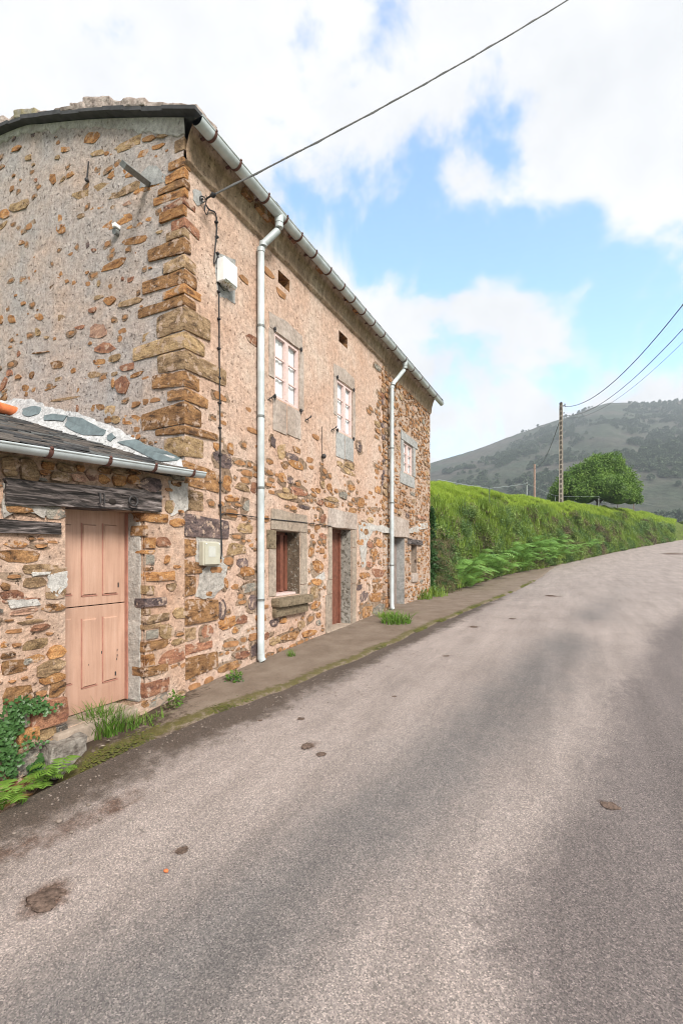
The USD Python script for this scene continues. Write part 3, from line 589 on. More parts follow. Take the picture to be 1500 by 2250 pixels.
def leafclump(seed, n, R, H, L, W=None):
    r = np.random.default_rng(seed); vs, fs = [], []
    for k in range(n):
        a, e = r.uniform(0, 2 * PI), math.asin(r.uniform(-.1, 1)); q = r.uniform(.45, 1.0)
        o = V(math.cos(a) * math.cos(e), math.sin(a) * math.cos(e), math.sin(e)); p = o * V(R, R, H) * q
        d = o + r.normal(0, .7, 3); nn = V(0, 0, 1) + o * .6 + r.normal(0, .4, 3); l = L * r.uniform(.6, 1.25)
        vs += leafquad(p, d, nn, l, (W or L * .62) * l / L); c = 4 * k; fs += [(c, c + 1, c + 2), (c, c + 2, c + 3)]
    return TM(vs, fs)
def fern(seed, nf=9, L=.75, pin=13, W=.17, fill=.62):
    """rosette of arching fronds with paired, toothed leaflets"""
    r = np.random.default_rng(seed); vs, fs = [], []; c = 0
    for k in range(nf):
        a = 2 * PI * k / nf + r.uniform(-.3, .3); dv = V(math.cos(a), math.sin(a), 0); sv = V(-dv[1], dv[0], 0); l = L * r.uniform(.7, 1.1); up = r.uniform(1.1, 1.9)
        P_ = lambda t: dv * l * .85 * t + V(0, 0, l * up * (t - .72 * t * t)) + V(0, 0, .02)
        for s in range(pin):
            t = .14 + .86 * s / pin; p = P_(t); tg = P_(t + .03) - p; tg /= np.linalg.norm(tg); ll = W * l / L * math.sin(PI * (.12 + .88 * (1 - t)) ** .8) * r.uniform(.85, 1.1); wd = .86 * l / pin * fill
            for sg in (-1, 1):
                q = sv * sg + tg * .45 - V(0, 0, .18); q /= np.linalg.norm(q)
                b0, tip = p, p + q * ll
                vs += [b0 - tg * wd * .1, b0 + tg * wd * .8, tip, b0 + q * ll * .5 - tg * wd * .12, b0 + q * ll * .5 + tg * wd * .62]
                fs += [(c, c + 1, c + 4), (c, c + 4, c + 3), (c + 3, c + 4, c + 2)]; c += 5
        pp = [P_(t) for t in np.linspace(0, 1, 5)]
        for i in range(4):
            w = .006; vs += [pp[i] - sv * w, pp[i] + sv * w, pp[i + 1] + sv * w * .7, pp[i + 1] - sv * w * .7]; fs += [(c, c + 1, c + 2), (c, c + 2, c + 3)]; c += 4
    return TM(vs, fs)
# ------------------------------------------------------------------ stones and walls
def poly(rng, w, h, n=17, jit=.10, ex=3.2, skew=.12):
    n = int(rng.integers(8, 12)) if n >= 9 else 7; a = (np.arange(n) + rng.uniform(-.35, .35, n)) * 2 * PI / n + rng.uniform(0, .5)
    c, s = np.cos(a), np.sin(a); ex = rng.uniform(2.6, 6)
    r = (np.abs(c) ** ex + np.abs(s) ** ex) ** (-1 / ex)
    r = r * (1 + rng.uniform(-jit, jit, n) * .8 + jit * .8 * (np.sin(a * 2 + rng.uniform(0, 6)) * rng.uniform(0, 1) + np.sin(a * 3 + rng.uniform(0, 6)) * rng.uniform(0, 1)))
    x, y = r * c * w / 2, r * s * h / 2
    k = rng.uniform(-skew, skew) * 1.6
    t = rng.uniform(-.25, .25)
    return np.stack([x + y * k, y * (1 + t * x / w) + x * rng.uniform(-.06, .06)], -1)
PLANES = {'front': lambda u, v, h: np.stack([h, u, v], -1), 'gable': lambda u, v, h: np.stack([u, -h, v], -1), 'side': lambda u, v, h: np.stack([u, h, v], -1)}
def slab(pg, depth, rng, plane='front', base=0.0, embed=.025, rough=.35, inset=.84):
    """an irregular stone or patch: embedded ring, proud ring, inset ring and middle"""
    pg = np.asarray(pg, float); n = len(pg); c = pg.mean(0)
    if plane == 'gable': pg = pg[::-1]
    U = np.vstack([pg, pg, c[None] + rng.uniform(-.1, .1, (1, 2)) * np.ptp(pg, axis=0)])
    h = np.r_[np.full(n, -embed), depth * (1 + rng.uniform(-rough, rough, n)), [depth * (1.15 + rng.uniform(-rough, rough))]] + base
    v = PLANES[plane](U[:, 0], U[:, 1], h)
    f = []
    for i in range(n):
        j = (i + 1) % n
        f += [(i, j, n + j), (i, n + j, n + i), (n + i, n + j, 2 * n)]
    m = TM(v, f)
    if plane == 'side': m.invert()
    return m
def quad_poly(pts, rng, n=12, jit=.02):
    """a four-sided outline with its edges roughened"""
    pts = np.asarray(pts, float); out = []
    k = max(1, n // len(pts))
    for a, b in zip(pts, np.roll(pts, -1, 0)):
        for i in range(k): out.append(a + (b - a) * i / k)
    out = np.array(out); L = np.linalg.norm(pts.max(0) - pts.min(0))
    return out + rng.uniform(-jit, jit, out.shape) * L
def block(x0, x1, y0, y1, z0, z1, rng, amp=.012, sub=2, fq=6):
    """a rough-hewn block"""
    m = trimesh.creation.box([1, 1, 1])
    for _ in range(sub): m = m.subdivide()
    v = np.array(m.vertices); s = np.abs(v) * 2
    cr = (s > .98).sum(1)                       # knock corners and arrises back
    v = v * (1 - .022 * np.maximum(cr - 1, 0))[:, None]
    v = (v + .5) * [x1 - x0, y1 - y0, z1 - z0] + [x0, y0, z0]
    nn = np.stack([fbm(v * fq + k * 13 + rng.uniform(0, 50), 3, k) for k in range(3)], -1) - .5
    return TM(v + nn * amp * 2, m.faces)
def sheet(plane, us, vs, openings, base, amp, seed, vtop=None, scale=5.0):
    """wall face as a fine uneven grid with openings left out; vs is a fraction when vtop(u) is given"""
    us = np.unique(np.round(np.r_[us, [o for q in openings for o in q[:2]]], 4)); vs_ = np.unique(np.round(np.r_[vs, [o for q in openings for o in q[2:]]], 4))
    if vtop is not None:
        U, F = np.meshgrid(us, vs_, indexing='ij'); z0 = vtop(us)[0][:, None]; z1 = vtop(us)[1][:, None]; Vv = z0 + (z1 - z0) * F
    else: U, Vv = np.meshgrid(us, vs_, indexing='ij')
    p3 = np.stack([U, Vv, U * 0 + seed], -1)
    d = (fbm(p3 * [scale, scale, 1], 4, seed) - .5) * 2 * amp + (fbm(p3 * [.8, .8, 1], 2, seed + 3) - .5) * amp * 1.5
    for (a, b, c, e) in openings:
        q = np.maximum(np.maximum(a - U, U - b), np.maximum(c - Vv, Vv - e)); d *= sst(q, -.01, .12)
    cu, cv = (us[:-1] + us[1:]) / 2, (vs_[:-1] + vs_[1:]) / 2
    keep = np.ones((len(us) - 1, len(vs_) - 1), bool)
    for (a, b, c, e) in openings: keep &= ~((cu[:, None] > a) & (cu[:, None] < b) & (cv[None] > c) & (cv[None] < e))
    v = PLANES[plane](U, Vv, base + d).reshape(-1, 3)
    m = TM(v, grid_faces(len(us), len(vs_), keep))
    if plane == 'gable': m.invert()
    return m
MIX = mat('stone_mixed', {
    'g': ('geometry', {}),
    'r': ('rgb_ramp', {'interpolate': False, 'ramp': [(0, (.29, .15, .07)), (.09, (.29, .215, .125)), (.24, (.18, .13, .085)), (.42, (.20, .125, .09)), (.51, (.125, .10, .095)), (.62, (.25, .20, .145)), (.80, (.40, .295, .225)), (.92, (.21, .19, .165))]}),
    'n': ('noise_texture', {'scale': 9.0, 'detail': 6.0, 'roughness': .7}), 'mr': ('map_range', {'from_min': .3, 'from_max': .7, 'to_min': .5, 'to_max': 1.4}), 'mu': ('vector_math', {'math_type': 'scale'}),
    'b': ('noise_texture', {'scale': 26.0, 'detail': 6.0, 'roughness': .7}), 'bu': ('bump', {'strength': .85, 'distance': .012}), 'p': ('principled_bsdf', {'roughness': .88, 'specular_ior_level': .22})},
    [('g.random_per_island', 'r.fac'), ('g.position', 'n.vector'), ('g.position', 'b.vector'), ('n.fac', 'mr.value'), ('r.color', 'mu.vector1'), ('mr.result', 'mu.scale'), ('mu.vector', 'p.base_color'), ('b.fac', 'bu.height'), ('bu.normal', 'p.normal')])
class Stones:
    """collects stones of one thing; the largest become parts, the rest one part of stuff"""
    def __init__(self): self.items, self.rects, self.halo = [], {}, []
    def free(self, plane, u0, u1, v0, v1, m=.008):
        R = self.rects.get(plane)
        if R is None or not len(R): return True
        R = np.asarray(R); return not np.any((R[:, 0] < u1 + m) & (R[:, 1] > u0 - m) & (R[:, 2] < v1 + m) & (R[:, 3] > v0 - m))
    def block(self, plane, *r): self.rects.setdefault(plane, []).append(r)
    def add(self, mesh, col, area, plane=None, rect=None, parent=None, name='stone'):
        self.items.append((area, mesh, col, parent, name))
        if rect is not None: self.block(plane, *rect)
    def scatter(self, rng, plane, u0, u1, v0, v1, hr, ar, prob, cols, base=0.0, depth=.016, gap=.02, shrink=(.7, 1.0), parent=None, jit=.13, tilt=0.0, n=10):
        z = v0
        while z < v1:
            h = rng.uniform(*hr); u = u0 + rng.uniform(-.2, .1)
            while u < u1:
                w = h * rng.uniform(*ar); cu, cv = u + w / 2, z + h / 2 + tilt * (u - u0) + rng.uniform(-.3, .3) * h
                u += w + gap
                pr = prob(cu, cv) if callable(prob) else prob
                if cu - w / 2 < u0 or cu + w / 2 > u1 or rng.uniform() > pr: continue
                s = rng.uniform(*shrink); hh, ww = h * s * rng.uniform(.8, 1.02), w * s
                if not self.free(plane, cu - ww / 2, cu + ww / 2, cv - hh / 2, cv + hh / 2): continue
                pg = poly(rng, ww, hh, n, jit) + [cu, cv]
                if shrink[0] < .7 and rng.uniform() < .6: self.halo.append(slab(poly(rng, ww * rng.uniform(1.15, 1.7) + .03, hh * rng.uniform(1.15, 1.5) + .03, 15, .2) + [cu + rng.uniform(-.2, .2) * ww, cv], .0025 + .0025 * rng.uniform(), rng, plane, base, rough=.1))
                self.add(slab(pg, depth * rng.uniform(.6, 1.5), rng, plane, base), rng.choice(list(cols)), ww * hh, plane, (cu - ww / 2, cu + ww / 2, cv - hh / 2, cv + hh / 2), parent)
            z += h + gap * .8
    def emit(self, parent, limit=285):
        self.items.sort(key=lambda t: -t[0])
        for a, m, c, par, nm in self.items[:limit]: obj(nm, m, ST[c] if c in ST else c, par or parent)
        rest = self.items[limit:]
        if self.halo: obj('exposed_mortar', cat(self.halo), MORTAR, parent, kind='stuff')
        if rest: obj('rubble', cat([m for _, m, _, _, _ in rest]), MIX, parent, kind='stuff')

# ================================================================== the stone house
house = thing('stone_house', 'two-storey stone farmhouse with peeling peach render, pink windows and white gutter', 'house')
ZB, ZT = 6.42, 6.82                      # ledge below the eaves, top of the wall
YS, YE = float(fac(841, 900)[0]), 10.86  # joint between the two builds, far end
S = Stones(); R0 = np.random.default_rng(5)
def frect(x0, y0, x1, y1, off=0.0):
    """photo box on the front -> (y0, y1, z0, z1), heights taken at its middle"""
    xm = (x0 + x1) / 2
    return fac(x0, y0, off)[0], fac(x1, y0, off)[0], fac(xm, y1, off)[1], fac(xm, y0, off)[1]
W1 = (1.89, 2.61, 4.165, 5.18); W2 = (4.04, 4.74, 4.165, 5.17)
W3 = (float(fac(885.5, 0, -.05)[0]), float(fac(906, 0, -.05)[0]), 4.02, 4.86)
LW = (1.93, 2.63, 1.05, 2.09)
MD = (float(fac(728.5, 0)[0]), float(fac(771, 0)[0]), float(P(4)) + .03, 2.24)
FD = (float(fac(862, 0, -.05)[0]), float(fac(888, 0, -.05)[0]), float(P(7.5)) + .03, 2.20)
SW = (float(fac(902.5, 0, -.05)[0]), float(fac(915, 0, -.05)[0]), 1.20, 2.02)
H1 = (float(fac(611, 0)[0]), float(fac(636, 0)[0]), 6.00, 6.20); H2 = (float(fac(744, 0)[0]), float(fac(763, 0)[0]), 5.94, 6.16)
op1 = [W1, W2, LW, MD, H1, H2]; op2 = [W3, FD, SW]
front = obj('facade_wall', sheet('front', np.arange(0, YS + .001, .05), np.r_[np.arange(-.4, ZB, .05), ZB], op1, 0.0, .009, 2), PL, house, smooth=True, label='near part of the front wall under peach render')
old = obj('facade_wall', sheet('front', np.linspace(YS, YE, 80), np.arange(-.2, ZT + .01, .055), op2, -.05, .016, 7), PL_OLD, house, smooth=True, label='far part of the front wall in bare rubble stone')
# eaves band that leans out above the ledge
NB = 150; yb = np.linspace(-.02, YS, NB); prof_b = [(-.02, ZB - .055), (.05, ZB - .025), (.04, ZB + .02), (.045, ZB + .12), (.085, ZB + .25), (.15, ZT - .03), (.20, ZT + .02)]
bv = np.array([[(x + .012 * (noise(V(y * 4, z * 4, 3.0), 5) - .5) * 2, y, z + (.014 * (noise(V(y * 7, 1, 1), 9) - .5) if i < 3 else 0)) for i, (x, z) in enumerate(prof_b)] for y in yb])
band = obj('eaves_band', (bv.reshape(-1, 3), grid_faces(NB, len(prof_b))), PL_EAVE, house, smooth=True)
yb2 = np.linspace(YS, YE + .02, 60); prof_c = [(-.04, ZB - .1), (-.015, ZB - .06), (.0, ZB + .1), (.06, ZB + .27), (.14, ZT + .02)]
bv = np.array([[(x + .02 * (noise(V(y * 5, z * 5, 3.0), 6) - .5) * 2, y, z) for (x, z) in prof_c] for y in yb2])
obj('eaves_band', (bv.reshape(-1, 3), grid_faces(60, len(prof_c))), PL_EAVE, house, smooth=True)
# gable
GP = np.array([gab(px, py) for px, py in [(415, 262), (300, 262), (180, 267), (100, 275), (60, 279), (0, 303)]])
gxs = np.r_[-8.6, -6.6, -5.2, -4.5, GP[::-1, 0], .3]; gzs = np.r_[6.5, 7.4, 8.0, 8.24, GP[::-1, 1], 6.78]
gz = PchipInterpolator(gxs, gzs)
gable = obj('gable_wall', sheet('gable', np.linspace(-8.4, 0, 150), np.linspace(0, 1, 130), [], 0.0, .016, 4, vtop=lambda u: (np.full(len(u), -.3), gz(u) - .015), scale=6), PL_GAB, house, smooth=True)
body = cat([box(-8.4, -8.2, 0.02, YE, -.3, 6.4), box(-8.4, -.06, YE - .15, YE - .01, -.3, 6.8), box(-8.2, -.3, .1, YE - .15, -.3, -.1), box(-8.2, -.6, .1, YE - .15, 3.0, 3.15), box(-3.2, -3.0, .1, YE - .15, -.1, 6.5)])
obj('rear_wall', body, PL_OLD, house)
fe = sheet('side', np.linspace(-8.4, -.05, 60), np.linspace(0, 1, 50), [], YE, .02, 9, vtop=lambda u: (np.full(len(u), -.3), gz(u) - .03))
fe.invert(); obj('end_wall', fe, PL_OLD, house)

# openings are kept clear of stones
for o in op1: S.block('front', o[0] - .02, o[1] + .02, o[2] - .02, o[3] + .02)
for o in op2: S.block('front', o[0] - .02, o[1] + .02, o[2] - .02, o[3] + .02)

# --- dressed stone round the openings
def dressed(name, pts, mt, depth=.012, base=0.0, jit=.006, n=16, label=None, parent=None):
    pg = quad_poly(pts, R0, n, jit)
    u0, v0 = pg.min(0); u1, v1 = pg.max(0)
    S.block('front', u0 - .01, u1 + .01, v0 - .01, v1 + .01)
    return obj(name, slab(pg, depth, R0, 'front', base, rough=.15, inset=.95), mt, parent or house, **({'label': label} if label else {}))
def R4(a, b, c, d): return [(a, c), (b, c), (b, d), (a, d)]
for w in (W1, W2):
    a, b, c, d = w
    dressed('lintel', [(a - .14, d + .015), (b + .12, d + .015), (b + .10, d + .27), (a + .35, d + .30), (a - .16, d + .24)], DRESSED_GREY, n=20)
    dressed('jamb', R4(a - .16, a - .015, c + .28, d + .005), DRESSED_GREY); dressed('jamb', R4(b + .015, b + .15, c + .02, d + .005), DRESSED_GREY)
    dressed('window_apron', R4(a - .05, a + .33, c - .52, c - .03), DRESSED_GREY if w is W1 else CEM); dressed('window_apron', R4(a + .36, b + .05, c - .50, c - .03), DRESSED_GREY if w is W1 else CEM)
a, b, c, d = W3
dressed('lintel', [(a - .2, d + .02), (b + .45, d + .02), (b + .4, d + .22), (a - .25, d + .26)], CEM, base=-.04); dressed('jamb', R4(a - .22, a - .02, c - .05, d), CEM, base=-.04)
dressed('jamb', R4(b + .02, b + .22, c, d), CEM, base=-.04); dressed('window_apron', R4(a - .3, b + .15, c - .34, c - .03), CEM, base=-.04)
a, b, c, d = LW
dressed('lintel', [(a - .16, d + .012), (b + .24, d + .012), (b + .22, d + .30), (a - .14, d + .33)], DRESSED, .02)
dressed('jamb', R4(a - .20, a - .012, c + .02, d - .3), DRESSED, .016); dressed('jamb', R4(a - .25, a - .012, d - .285, d), SILL, .016)
dressed('jamb', R4(b + .012, b + .23, c + .16, d), DRESSED, .018); dressed('jamb', R4(b + .012, b + .25, c - .03, c + .14), DRESSED, .014)
a, b, c, d = MD
dressed('lintel', [(a - .17, d + .012), (b + .28, d + .012), (b + .26, d + .34), (a - .15, d + .36)], DRESSED_GREY, .022)
for z0, z1, l in ((c, c + .70, .26), (c + .715, c + .98, .20), (c + .995, d, .15)): dressed('jamb', R4(a - l, a - .012, z0, z1), DRESSED, .018)
for z0, z1, l in ((c, c + .85, .22), (c + .865, c + 1.6, .24), (c + 1.615, d, .26)): dressed('jamb', R4(b + .012, b + l, z0, z1), DRESSED, .018)
a, b, c, d = FD
dressed('lintel', [(a - .1, d + .012), (b + .35, d + .012), (b + .3, d + .5), (a - .1, d + .55)], DRESSED_GREY, .03, base=-.05)
dressed('lintel', [(SW[0] - .35, SW[3] + .01), (SW[1] + .5, SW[3] + .01), (SW[1] + .45, SW[3] + .15), (SW[0] - .3, SW[3] + .17)], BEAM, .05, base=-.05, label='dark timber lintel over the small far window')
# window sill in two courses
obj('window_sill', block(-.04, .15, 1.80, 2.86, .90, 1.035, R0, .008), SILL, house); obj('window_sill', block(-.04, .085, 1.82, 2.80, .74, .895, R0, .010), SILL, house)
S.block('front', 1.78, 2.88, .72, 1.05)

# --- reveals, windows, doors
def reveal(o, dpt, mt_r, mt=DRESSED, base=0.0, floor=True):
    a, b, c, d = o; t = .06
    obj('reveal', box(base - dpt, base - .004, b, b + t, c, d), mt_r, house); obj('reveal', box(base - dpt, base - .004, a - t, a, c, d), mt, house)
    obj('reveal', box(base - dpt, base - .004, a - t, b + t, d, d + t), mt, house)
    if floor: obj('reveal', box(base - dpt, base - .004, a - t, b + t, c - t, c), mt, house)
def sheetq(x, y0, y1, z0, z1): return TM([(x, y0, z0), (x, y1, z0), (x, y1, z1), (x, y0, z1)], [(0, 1, 2), (0, 2, 3)])
def window(o, x, name='window', curtain=True, bars=2, fr=PINK):
    a, b, c, d = o; f = .045
    w = obj(name, cat([box(x - .05, x, a, a + f, c, d), box(x - .05, x, b - f, b, c, d), box(x - .05, x - .001, a + f, b - f, c, c + f), box(x - .05, x - .001, a + f, b - f, d - f, d)]), fr, house)
    m = (a + b) / 2
    obj('mullion', box(x - .045, x + .006, m - .045, m + .045, c + f, d - f), fr, w)
    for (p, q) in ((a + f, m - .045), (m + .045, b - f)):
        hh = (d - c - 2 * f) / (bars + 1)
        for i in range(bars): obj('glazing_bar', box(x - .04, x - .012, p, q, c + f + hh * (i + 1) - .012, c + f + hh * (i + 1) + .012), fr, w)
        for i in range(bars + 1): obj('pane', sheetq(x - .028, p, q, c + f + hh * i + (.012 if i else 0), c + f + hh * (i + 1) - (.012 if i < bars else 0)), PANE, w)
    if curtain:
        ys = np.linspace(a, b, 60); zz = np.array([c - .05, d + .05]); X = x - .065 + .006 * np.sin(ys * 55)
        v = np.array([[(X[i], ys[i], z) for z in zz] for i in range(60)]).reshape(-1, 3)
        obj('curtain', (v, grid_faces(60, 2)), CURTAIN, w, smooth=True)
    return w
for o in (W1, W2):
    reveal(o, .14, DRESSED_GREY, DRESSED_GREY)
    w = window(o, -.012)
    a, b, c, d = o
    for (y, z) in ((a - .03, d + .02), (b + .03, d + .01), (a - .03, c - .01), (b + .03, c - .015)): obj('iron_pin', cat([box(-.02, .05, y - .016, y + .016, z - .02, z + .02, .004), tube([(.035, y, z + .03), (.035, y, z - .045)], .012, 8)]), IRON, w)
reveal(W3, .16, CEM, CEM, -.05); window(W3, -.075)
def solve_off(px, y):
    lo, hi = -1.2, 0.0
    for _ in range(40):
        m = (lo + hi) / 2
        if fac(px, 0, m)[0] < y: hi = m
        else: lo = m
    return m
xw = solve_off(631, LW[1])
reveal(LW, -xw + .1, REVEAL, DRESSED)
a, b, c, d = LW
w = obj('window', cat([box(xw - .06, xw, a, a + .05, c, d), box(xw - .06, xw, b - .07, b, c, d), box(xw - .06, xw, a, b, c, c + .05), box(xw - .06, xw, a, b, d - .05, d)]), BROWNWOOD, house, label='brown recessed ground floor window')
obj('mullion', box(xw - .06, xw + .03, b - .26, b - .17, c + .05, d - .05), BROWNWOOD, w); obj('pane', sheetq(xw - .03, a + .05, b - .26, c + .05, d - .05), PANE, w); obj('pane', sheetq(xw - .03, b - .17, b - .07, c + .05, d - .05), PANE, w)
obj('inner_sill', box(xw, -.06, a + .02, b - .02, c + .001, c + .035), PINK, w)
xd = solve_off(746, MD[1])
reveal(MD, -xd + .1, REVEAL_W, DRESSED, floor=False)
a, b, c, d = MD
dr = obj('door', box(xd - .05, xd - .02, a, b, c - .02, d), BROWNWOOD, house, label='brown wooden main door')
for i in range(7): obj('plank', box(xd - .021, xd - .002, a + (b - a) * i / 7 + .004, a + (b - a) * (i + 1) / 7 - .004, c + .01, d - .05, .003), BROWNWOOD, dr)
obj('door_frame', cat([box(xd - .04, xd + .03, b - .07, b, c, d), box(xd - .04, xd + .03, a, a + .07, c, d), box(xd - .04, xd + .03, a + .07, b - .07, d - .07, d)]), BROWNWOOD, dr)
obj('doorstep', block(-.42, .04, MD[0] - .24, MD[1] + .22, float(P(4)) - .12, float(P(4)) + .055, R0, .006), CONC, house)
a, b, c, d = FD
reveal(FD, .35, CEM, DRESSED, -.05, floor=False)
dr = obj('door', box(-.33, -.29, a, b, c - .02, d), GREYWOOD, house, label='grey wooden door at the far end')
for i in range(6): obj('plank', box(-.29, -.274, a + (b - a) * i / 6 + .004, a + (b - a) * (i + 1) / 6 - .004, c, d - .01, .003), GREYWOOD, dr)
a, b, c, d = SW
reveal(SW, .3, DRESSED, DRESSED, -.05); obj('window', cat([box(-.30, -.26, a, b, c, d)]), BROWNWOOD, house, label='small brown boarded window at the far end')
obj('sill_slab', block(-.3, .0, a, b, c - .26, c - .005, R0, .006), DRESSED_GREY, house); S.block('front', a, b, c - .28, c)
for o in (H1, H2): obj('vent_hole', cat([box(-.5, -.45, o[0] - .06, o[1] + .06, o[2] - .06, o[3] + .06), box(-.5, -.004, o[1], o[1] + .06, o[2], o[3]), box(-.5, -.004, o[0] - .06, o[0], o[2], o[3]), box(-.5, -.004, o[0] - .06, o[1] + .06, o[3], o[3] + .06), box(-.5, -.004, o[0] - .06, o[1] + .06, o[2] - .06, o[2])]), ST['b'], house)

# --- quoins of the near corner: (top, bottom at the arris, left reach on the gable, right reach on the front)
QU = [(300, 330, 385, 412, 't'), (345, 366, 372, 418, 'b'), (368, 392, 366, 412, 'o'), (394, 411, 350, 416, 'b'), (413, 432, 338, 412, 'o'), (433, 449, 362, 428, 'r'), (450, 474, 352, 410, 'o'), (476, 498, 376, 437, 'r'), (500, 519, 366, 416, 't'), (520, 556, 326, 419, 'b'), (558, 588, 360, 430, 't'), (590, 622, 312, 431, 'b'), (624, 644, 360, 441, 'o'), (646, 670, 303, 430, 'b'), (672, 725, 346, 461, 't'), (727, 765, 293, 449, 'y'), (768, 811, 347, 496, 't'), (814, 848, 335, 438, 'b'), (850, 879, 368, 456, 'b'), (881, 931, 312, 441, 'b'), (934, 953, 342, 477, 'b'), (957, 1003, 362, 446, 'y'), (1010, 1066, 380, 480, 'b'), (1072, 1122, 390, 446, 't'), (1126, 1180, 380, 502, 'p'), (1184, 1226, 392, 431, 'b'), (1230, 1262, 390, 442, 'b'), (1264, 1312, 392, 428, 'b'), (1316, 1376, 380, 478, 'b'), (1380, 1413, 390, 430, 't'), (1418, 1442, 380, 467, 'r'), (1446, 1496, 388, 478, 'b')]
for t, b, lx, rx, c in QU:
    z1, z0 = fac(405, t)[1] - .001, fac(405, b)[1] + .001
    xl, yr = gab(lx, 800)[0], fac(rx, 900)[0]
    k = R0.uniform(.008, .026); k2 = R0.uniform(.008, .026)
    m = block(xl, k, -k2, yr, z0, z1, R0, .011, 3, 11)
    v = np.array(m.vertices); s1, s2 = R0.uniform(-.09, .09, 2); v[:, 2] += s1 * np.clip(v[:, 1], 0, 9) + s2 * np.clip(-v[:, 0], 0, 9); tp = R0.uniform(.7, 1.0); zc = (z0 + z1) / 2; v[:, 2] = zc + (v[:, 2] - zc) * (1 - (1 - tp) * np.clip(np.maximum(v[:, 1] / max(yr, .05), v[:, 0] / min(xl, -.05)), 0, 1)); m = TM(v, m.faces)
    S.add(m, c, 9.0, None, None, None, 'quoin_stone')
    S.block('front', -.1, yr + .01, z0, z1); S.block('gable', xl - .01, .1, z0, z1)
# --- stones seen one by one on the front: boxes read at 3.75x from (400, 950)
Z7 = """265,170,410,290,p;360,95,430,180,o;255,80,300,150,o;330,350,410,485,o;435,420,550,485,t;345,515,465,570,o;445,750,585,830,y;560,410,620,505,r;500,560,555,650,g;370,915,525,1010,y;445,1040,545,1110,p;470,1110,595,1190,o;175,1200,280,1265,o;335,1200,380,1280,o;190,1310,245,1350,o;285,1380,365,1530,p;545,1345,618,1460,p;300,1520,440,1620,o;440,1510,540,1580,r;410,1605,465,1655,o;155,1580,255,1700,r;210,1790,385,1890,p;430,1800,560,1870,r;290,1900,470,1970,b;560,1750,620,1850,p;285,700,340,740,o
780,90,850,220,y;855,175,955,228,p;870,230,1000,300,o;810,250,868,298,b;690,225,750,260,o;725,40,770,120,p;910,120,975,170,b;790,330,855,410,o;858,370,910,420,p;885,455,1030,525,r;820,455,880,498,y;780,502,960,550,y;700,585,800,640,o;880,605,945,640,o;955,600,1050,630,p;1095,460,1140,500,o;1140,400,1172,460,y;1190,420,1235,490,o;1360,430,1425,480,o;1290,490,1360,545,g;1175,530,1285,570,y;1105,560,1165,600,r;1170,580,1265,620,o;1370,620,1440,665,b;1440,540,1500,620,o;1135,670,1185,750,r;1130,830,1185,880,r;1270,240,1330,285,y;1335,250,1420,300,y;1325,305,1420,350,y;1430,80,1475,160,p;1035,950,1085,1020,o;1070,1060,1165,1155,o;1065,1205,1150,1260,o;1055,1265,1120,1370,y;1060,1390,1135,1450,o;1010,1420,1055,1450,p;1000,1455,1090,1500,o;1100,1480,1140,1530,o;945,1550,1010,1625,t;1100,1545,1140,1595,g;975,1630,1110,1680,o;810,1650,960,1710,b;720,1680,805,1750,y;670,1650,718,1710,r;720,1540,790,1600,p;800,1530,860,1570,o;690,860,765,935,b;690,1690,715,1740,p"""
for s in Z7.replace('\n', ';').split(';'):
    x0, y0, x1, y1, c = s.split(','); x0, y0, x1, y1 = (float(q) for q in (x0, y0, x1, y1))
    a, b, z0, z1 = frect(400 + x0 / 3.75, 950 + y0 / 3.75, 400 + x1 / 3.75, 950 + y1 / 3.75)
    a, b = a + .01, b - .01
    if not S.free('front', a + .03, b - .03, z0 + .03, z1 - .03, 0): continue
    S.add(slab(poly(R0, b - a, z1 - z0, 18, .14, 3.6) + [(a + b) / 2, (z0 + z1) / 2], .010 * R0.uniform(.5, 1.6), R0), c, (b - a) * (z1 - z0) + .5, 'front', (a, b, z0, z1))
    if R0.uniform() < .6: S.halo.append(slab(poly(R0, (b - a) * R0.uniform(1.1, 1.5), (z1 - z0) * R0.uniform(1.15, 1.6), 17, .18) + [(a + b) / 2 + R0.uniform(-.05, .05), (z0 + z1) / 2 + R0.uniform(-.04, .04)], .004, R0, rough=.1))
Z8 = """340,1255,390,1320,o;275,1335,335,1375,b;335,1560,380,1600,o;400,1575,445,1620,r;465,1560,515,1610,o;430,1630,480,1680,o;400,1720,440,1760,r;440,1765,520,1830,r;355,1790,400,1840,o;330,1880,370,1920,p;355,1925,410,1995,p;440,1870,510,1930,b;420,1940,510,2000,o;445,2020,525,2100,g;365,2030,440,2110,b;460,1180,500,1240,o"""
for s in Z8.split(';'):
    x0, y0, x1, y1, c = s.split(','); x0, y0, x1, y1 = (float(q) for q in (x0, y0, x1, y1))
    a, b, z0, z1 = frect(680 + x0 / 3.216, 700 + y0 / 3.216, 680 + x1 / 3.216, 700 + y1 / 3.216)
    if not S.free('front', a + .03, b - .03, z0 + .03, z1 - .03, 0): continue
    S.add(slab(poly(R0, b - a, z1 - z0, 18, .14, 3.6) + [(a + b) / 2, (z0 + z1) / 2], .010, R0), c, (b - a) * (z1 - z0) + .5, 'front', (a, b, z0, z1))
    if R0.uniform() < .6: S.halo.append(slab(poly(R0, (b - a) * R0.uniform(1.1, 1.5), (z1 - z0) * R0.uniform(1.15, 1.6), 17, .18) + [(a + b) / 2 + R0.uniform(-.05, .05), (z0 + z1) / 2 + R0.uniform(-.04, .04)], .004, R0, rough=.1))
